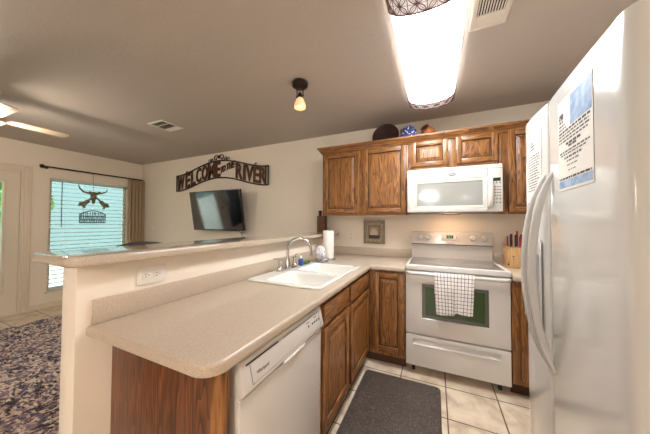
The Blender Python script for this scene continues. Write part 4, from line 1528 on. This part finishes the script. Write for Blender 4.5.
# ------------------------------------------------------------------ living room: TV, sign
TL = (-2.828, -.199, 1.479)
tv = thing('television', 'flat black television tilted forward on the living room wall', 'television', TL)
TW2, TH2 = 1.062 / 2, .616 / 2
Mt = Matrix.Rotation(.159, 4, 'X')
b = MB(); b.box(-TW2, TW2, -.004, .035, -TH2, TH2, .006, M=Mt)
b.build('housing', M['tvbezel'], tv)
MB().box(-TW2 + .014, TW2 - .014, -.0052, -.0042, -TH2 + .02, TH2 - .014, M=Mt).build('screen', M['tvscreen'], tv, smooth=0)
b = MB(); b.box(-.16, .16, .178, .1985, -.2, .2, .004)
b.tube([(-.08, .18, .05), (-.08, .045, .06)], .015, 8); b.tube([(.08, .18, .05), (.08, .045, .06)], .015, 8)
b.tube([(-.08, .18, -.05), (-.08, .045, -.06)], .015, 8); b.tube([(.08, .18, -.05), (.08, .045, -.06)], .015, 8)
b.build('wall_bracket', M['black'], tv)
b = MB(); b.tube([(.42, .03, -.29), (.43, .10, -.34), (.43, .15, -.42)], .006, 8); b.box(.415, .445, .1, .16, -.345, -.315, .003)
b.build('cable', M['grey'], tv)

SG = (-2.99, -.02, 1.85)
sg = thing('metal_sign', 'arched rusty metal WELCOME TO THE RIVER sign on the wall above the television', 'sign', SG)
sx0, sx1 = -4.005, -1.972
def arch(x):
    u = (x - sx0) / (sx1 - sx0)
    return .175 * sin(pi * min(1, max(0, (u - .02) / .96))) ** 1.7
def sgw(x, z):
    return Vector((x - SG[0], 0, z - SG[2]))
b = MB()
for (zz) in (1.856, 2.132):
    pth = [sgw(sx0 + (sx1 - sx0) * k / 60, zz + arch(sx0 + (sx1 - sx0) * k / 60)) for k in range(61)]
    b.tube(pth, .011, 6, sx=1.0, up=(0, 1, 0))
for x in (sx0, sx0 + .05, sx1 - .05, sx1):
    b.tube([sgw(x, 1.85 + arch(x)), sgw(x, 2.14 + arch(x))], .010, 6)
for x in (sx0 + .25, sx1 - .25):
    b.tube([sgw(x, 2.135 + arch(x)), sgw(x, 2.165 + arch(x)), sgw(x + .02, 2.175 + arch(x)), sgw(x + .03, 2.16 + arch(x))], .006, 6)
b.build('frame', M['signdark'], sg)
def letter(ch, xc, wid, z0, z1, slope, ital=0.0):
    bm_ = text_bm(ch, 1.0, .012, .028)
    xs = [v.co.x for v in bm_.verts]; ys = [v.co.y for v in bm_.verts]
    ax, bx_, ay, by_ = min(xs), max(xs), min(ys), max(ys)
    for v in bm_.verts:
        u = (v.co.x - ax) / (bx_ - ax) - .5; w_ = (v.co.y - ay) / (by_ - ay)
        x = xc + u * wid + ital * (w_ - .5)
        v.co = Vector((x - SG[0], v.co.z, z0 + (z1 - z0) * w_ + slope(x) - SG[2]))
    m_ = MB(); m_._merge(bm_)
    m_.build('letter', M['signmetal'], sg, smooth=0)
xs_ = [(-3.89, .17), (-3.715, .115), (-3.575, .11), (-3.44, .125), (-3.295, .135), (-3.135, .17), (-2.99 - .0, .11)]
wl = 'WELCOME'
for ch, (x, w_) in zip(wl, xs_):
    letter(ch, x, w_, 1.872, 2.118, arch)
for ch, (x, w_) in zip('RIVER', [(-2.535, .135), (-2.43, .045), (-2.325, .14), (-2.195, .11), (-2.075, .125)]):
    letter(ch, x, w_, 1.872, 2.118, arch)
def slope2(x):
    return arch(x) + (x + 2.86) * .42
for ch, x in zip(('T', 'O', 'T', 'H', 'E'), (-2.90, -2.85, -2.775, -2.715, -2.655)):
    letter(ch, x, .055, 1.945, 2.05, slope2, .02)
b = MB()
def scroll(cx, cz, s_):
    pth = []
    for k in range(26):
        t_ = k / 25
        a = t_ * 2.2 * pi
        r_ = .055 * (1 - t_ * .75)
        pth.append(sgw(cx + s_ * (.055 - r_ * cos(a)), cz + .05 + r_ * sin(a)))
    return pth
cz = 2.135 + arch(-2.99)
for s_ in (-1, 1):
    b.tube(scroll(-2.97 + s_ * .01, cz - .005, s_), .008, 6)
    b.tube([sgw(-2.97 + s_ * (.12 + .09 * t_), cz - .01 + .055 * sin(pi * t_ * 1.15)) for t_ in [k / 10 for k in range(11)]], .007, 6)
    b.tube([sgw(-2.97 + s_ * (.20 + .035 * cos(a)), cz + .005 + .03 * sin(a)) for a in [k * .5 for k in range(10)]], .006, 6)
b.ball(sgw(-2.97, cz + .06), .025)
b.build('scrollwork', M['signdark'], sg)
b = MB()
for x in (-3.8, -2.15):
    b.tube([sgw(x, 2.13 + arch(x)), sgw(x, 2.13 + arch(x)) + Vector((0, .0195, 0))], .006, 6)
b.build('standoff', M['signdark'], sg)

# ------------------------------------------------------------------ window dressing
rd = thing('curtain_rod', 'dark bronze curtain rod above the living room window', 'curtain rod', (XL + .09, -.68, 2.12))
MB().tube([(0, -.68, 0), (0, .655, 0)], .011, 10).ball((0, -.70, 0), .028).build('rod', M['bronze'], rd)
for yy in (-.63, .63):
    MB().tube([(-.0895, yy, 0), (-.0115, yy, 0)], .009, 8).cyl(.022, 0, .006, 16, Matrix.Translation((-.0895, yy, 0)) @ Matrix.Rotation(pi / 2, 4, 'Y')).build('bracket', M['bronze'], rd)
cu = MB()
def cuf(u, v):
    y = -.275 + .262 * u
    fold = abs(sin(u * pi * 4.5 + .12 * sin(v * 4) + .3)) ** .38
    return Vector((XL + .035 + .105 * fold * (.8 + .2 * v), y + .006 * sin(u * pi * 9), 2.105 - 2.08 * v))
cu.grid(cuf, 216, 20)
cuo = cu.build('curtain', M['curtain'], smooth=80)
cuo.modifiers.new('thickness', 'SOLIDIFY').thickness = .003
tag(cuo, 'brown pleated curtain hanging at the right of the living room window', 'curtain')

bl = thing('window_blind', 'white horizontal slat blind in the living room window', 'blind', (XL - .03, (WY0 + WY1) / 2, WZ1))
bh = (WY1 - WY0) / 2 - .008
MB().box(-.022, .026, -bh, bh, -.045, -.002, .003).build('headrail', M['slat'], bl)
b = MB()
nsl = 26
for k in range(nsl):
    z = -.075 - k * (WZ1 - WZ0 - .12) / (nsl - 1)
    b.box(-.025, .025, -bh, bh, -.0014, .0014, M=Matrix.Translation((0, 0, z)) @ Matrix.Rotation(radians(9), 4, 'Y'))
b.build('slats', M['slat'], bl, smooth=0)
b = MB()
for yy in (-bh * .7, 0, bh * .7):
    b.tube([(.0265, yy, -.045), (.0265, yy, -(WZ1 - WZ0) + .02)], .0012, 5)
b.build('ladder_cord', M['plate'], bl)
MB().tube([(.045, -.385, -.04), (.05, -.385, -.75)], .0055, 8).build('tilt_wand', M['black'], bl)
MB().box(-.022, .022, -bh, bh, -(WZ1 - WZ0) + .005, -(WZ1 - WZ0) + .03, .003).build('bottom_rail', M['slat'], bl)

# longhorn skull with crossed guns and plaque, hung in front of the blind
DLc = (XL + .13, -.80, 1.70)
dc = thing('longhorn_ornament', 'metal longhorn skull ornament with crossed pistols hanging in front of the blind', 'ornament', DLc)
b = MB()
hk = [(0, -.19, .215), (0, -.18, .15), (0, -.13, .09), (0, -.06, .075), (0, 0, .085), (0, .06, .08), (0, .13, .095), (0, .17, .12), (0, .19, .165)]
b.tube(hk, [.004, .010, .014, .017, .019, .017, .013, .009, .004], 10)
b.build('horns', M['decor_metal'], dc)
b = MB()
b.lathe([(0, -.10), (.018, -.095), (.026, -.05), (.04, .02), (.05, .06), (.042, .095), (0, .105)], 20, Matrix.Diagonal((.5, 1, 1, 1)))
b.build('skull', M['decor_metal'], dc)
for s_ in (-1, 1):
    b = MB()
    def Q(y, z): return (.02 * s_ + .035, s_ * y * 1.25, z * 1.2)
    b.tube([Q(.05, .085), Q(-.09, -.065)], .015, 8)
    b.tube([Q(-.07, -.045), Q(-.125, -.11)], .031, 10)
    b.tube([Q(-.10, -.075), Q(-.145, -.09), Q(-.155, -.125)], [.024, .026, .021], 8)
    b.tube([Q(-.125, -.10), Q(-.105, -.145)], .018, 8)
    b.build('pistol', M['decor_metal'], dc)
b = MB(); b.tube([(0, 0, .10), (0, .0, .20)], .002, 5); b.tube([(0, 0, .20), (-.036, 0, .4085)], .002, 5)
b.build('hanging_wire', M['black'], dc)
PQ = (XL + .13, -.80, 1.37)
pq = thing('metal_plaque', 'dark cut-metal plaque hanging below the longhorn ornament', 'plaque', PQ)
b = MB()
tp = [(-.165, -.085), (.165, -.085), (.165, .055)] + [(.165 - .33 * k / 16, .055 + .06 * sin(pi * k / 16)) for k in range(1, 16)] + [(-.165, .055)]
outer = tp
n_ = len(outer)
b.tube([(0, y, z) for y, z in outer] + [(0, *outer[0])], .008, 6)
for z in (-.035, .022):
    b.tube([(0, -.165, z), (0, .165, z)], .006, 6)
rq = random.Random(2)
for z0, z1, n in ((-.08, -.037, 13), (-.03, .02, 15), (.025, .06, 12)):
    for k in range(n):
        y = -.155 + .31 * (k + .5) / n
        b.tube([(0, y, z0), (0, y + rq.uniform(-.012, .012), z1 + (.035 * sin(pi * (k + .5) / n) if z0 > 0 else 0))], .0055, 5)
b.build('cutwork', M['plaque'], pq)
b = MB()
for s_ in (-1, 1):
    b.tube([(0, s_ * .12, .07), (0, s_ * .135, .166)], .002, 5)
b.build('hanging_chain', M['black'], pq)

# bar stool beyond the bar
ST = (-1.52, -1.83, 0)
st = thing('bar_stool', 'dark bar stool behind the bar showing only its curved top rail', 'stool', ST)
MB().lathe([(0, .72), (.17, .72), (.185, .735), (.18, .755), (0, .765)], 28).build('seat', M['stoolwood'], st)
for k in range(4):
    a = pi / 4 + k * pi / 2
    MB().tube([(.12 * cos(a), .12 * sin(a), .7195), (.19 * cos(a), .19 * sin(a), 0.0)], .016, 8).build('leg', M['stoolwood'], st)
b = MB()
b.lathe([(.135, .25), (.15, .25), (.15, .27), (.135, .27)], 28)
b.build('footrest', M['stoolwood'], st)
b = MB()
arcp = [(-.18 - .02 * cos((u - .5) * pi), -.15 + .30 * u, 1.122 + .018 * sin(pi * u)) for u in [k / 16 for k in range(17)]]
b.tube(arcp, .022, 10, sx=.5, up=(1, 0, 0))
for yy in (-.11, .11):
    b.tube([(-.13, yy * .8, .745), (-.19, yy, 1.14)], .011, 8)
b.build('backrest', M['stoolwood'], st)

# ------------------------------------------------------------------ rugs and mats
mt = MB().prism(rrect(-.318, .275, -1.72, -.752, .035), .0005, .02, bev=.012, seg=3).build('floor_mat', M['mat_rubber'])
tag(mt, 'dark brown embossed cushion mat on the kitchen tiles', 'mat')

rx0, rx1, ry0, ry1 = -4.38, -1.79, -4.6, -.95
ru = MB().box(rx0, rx1, ry0, ry1, .0005, .014).build('area_rug', M['rugbase'], smooth=0)
tag(ru, 'multicoloured shaggy strip rug on the living room floor', 'rug')
rr2 = random.Random(9)
vv, ff = [], []
def tuft(x, y, ang, ln, wd, hz):
    c_, s2 = cos(ang), sin(ang)
    i0 = len(vv)
    for (a, t_) in ((-.5, 0), (0, 1), (.5, .15)):
        for w_ in (-.5, .5):
            px = x + c_ * a * ln - s2 * w_ * wd; py = y + s2 * a * ln + c_ * w_ * wd
            vv.append((px, py, .0142 + hz * t_ + (.003 if w_ > 0 else 0)))
    ff.append((i0, i0 + 1, i0 + 3, i0 + 2)); ff.append((i0 + 2, i0 + 3, i0 + 5, i0 + 4))
for k in range(30000):
    x = rr2.uniform(rx0 - .02, rx1 - .05); y = rr2.uniform(max(ry0, -3.7), ry1 + .02)
    band = sin((x * .8 + y * 1.1) * 9) * .5
    tuft(x, y, .5 + band + rr2.gauss(0, .5), rr2.uniform(.07, .17), rr2.uniform(.010, .020), rr2.uniform(.008, .024))
me = bpy.data.meshes.new('pile')
me.from_pydata(vv, [], ff)
me.materials.append(M['rug'])
pile = bpy.data.objects.new('pile', me)
COL.objects.link(pile)
pile.parent = ru
pile['kind'] = 'stuff'

# ------------------------------------------------------------------ garden outside
def shrub(x, y, r_, hh, label, seed):
    rs = random.Random(seed)
    o = thing('garden_tree', label, 'tree', (x, y, -.15))
    MB().tube([(0, 0, 0), (.05, 0, hh * .5), (0, .05, hh)], [.09, .07, .05], 8).build('trunk', M['bark'], o)
    v_, f_ = [], []
    for k in range(2600):
        d_ = Vector((rs.gauss(0, 1), rs.gauss(0, 1), rs.gauss(0, 1))).normalized() * (rs.random() ** .4) * r_
        c = Vector((d_.x, d_.y, hh + d_.z * 1.1))
        e1 = Vector((rs.gauss(0, 1), rs.gauss(0, 1), rs.gauss(0, 1))).normalized(); e2 = e1.orthogonal().normalized()
        i0 = len(v_)
        for (a, b2) in ((-1, 0), (0, -.5), (1, 0), (0, .5)):
            v_.append(c + e1 * a * .09 + e2 * b2 * .09)
        f_.append((i0, i0 + 1, i0 + 2, i0 + 3))
    m_ = bpy.data.meshes.new('foliage'); m_.from_pydata([tuple(q) for q in v_], [], f_); m_.materials.append(M['leaf'])
    q = bpy.data.objects.new('foliage', m_); COL.objects.link(q); q.parent = o
shrub(-8.6, -.72, .55, 1.9, 'green garden tree seen past the left edge of the blind', 1)
shrub(-9.5, -2.6, 1.1, 1.7, 'green garden tree seen through the patio door glass', 2)
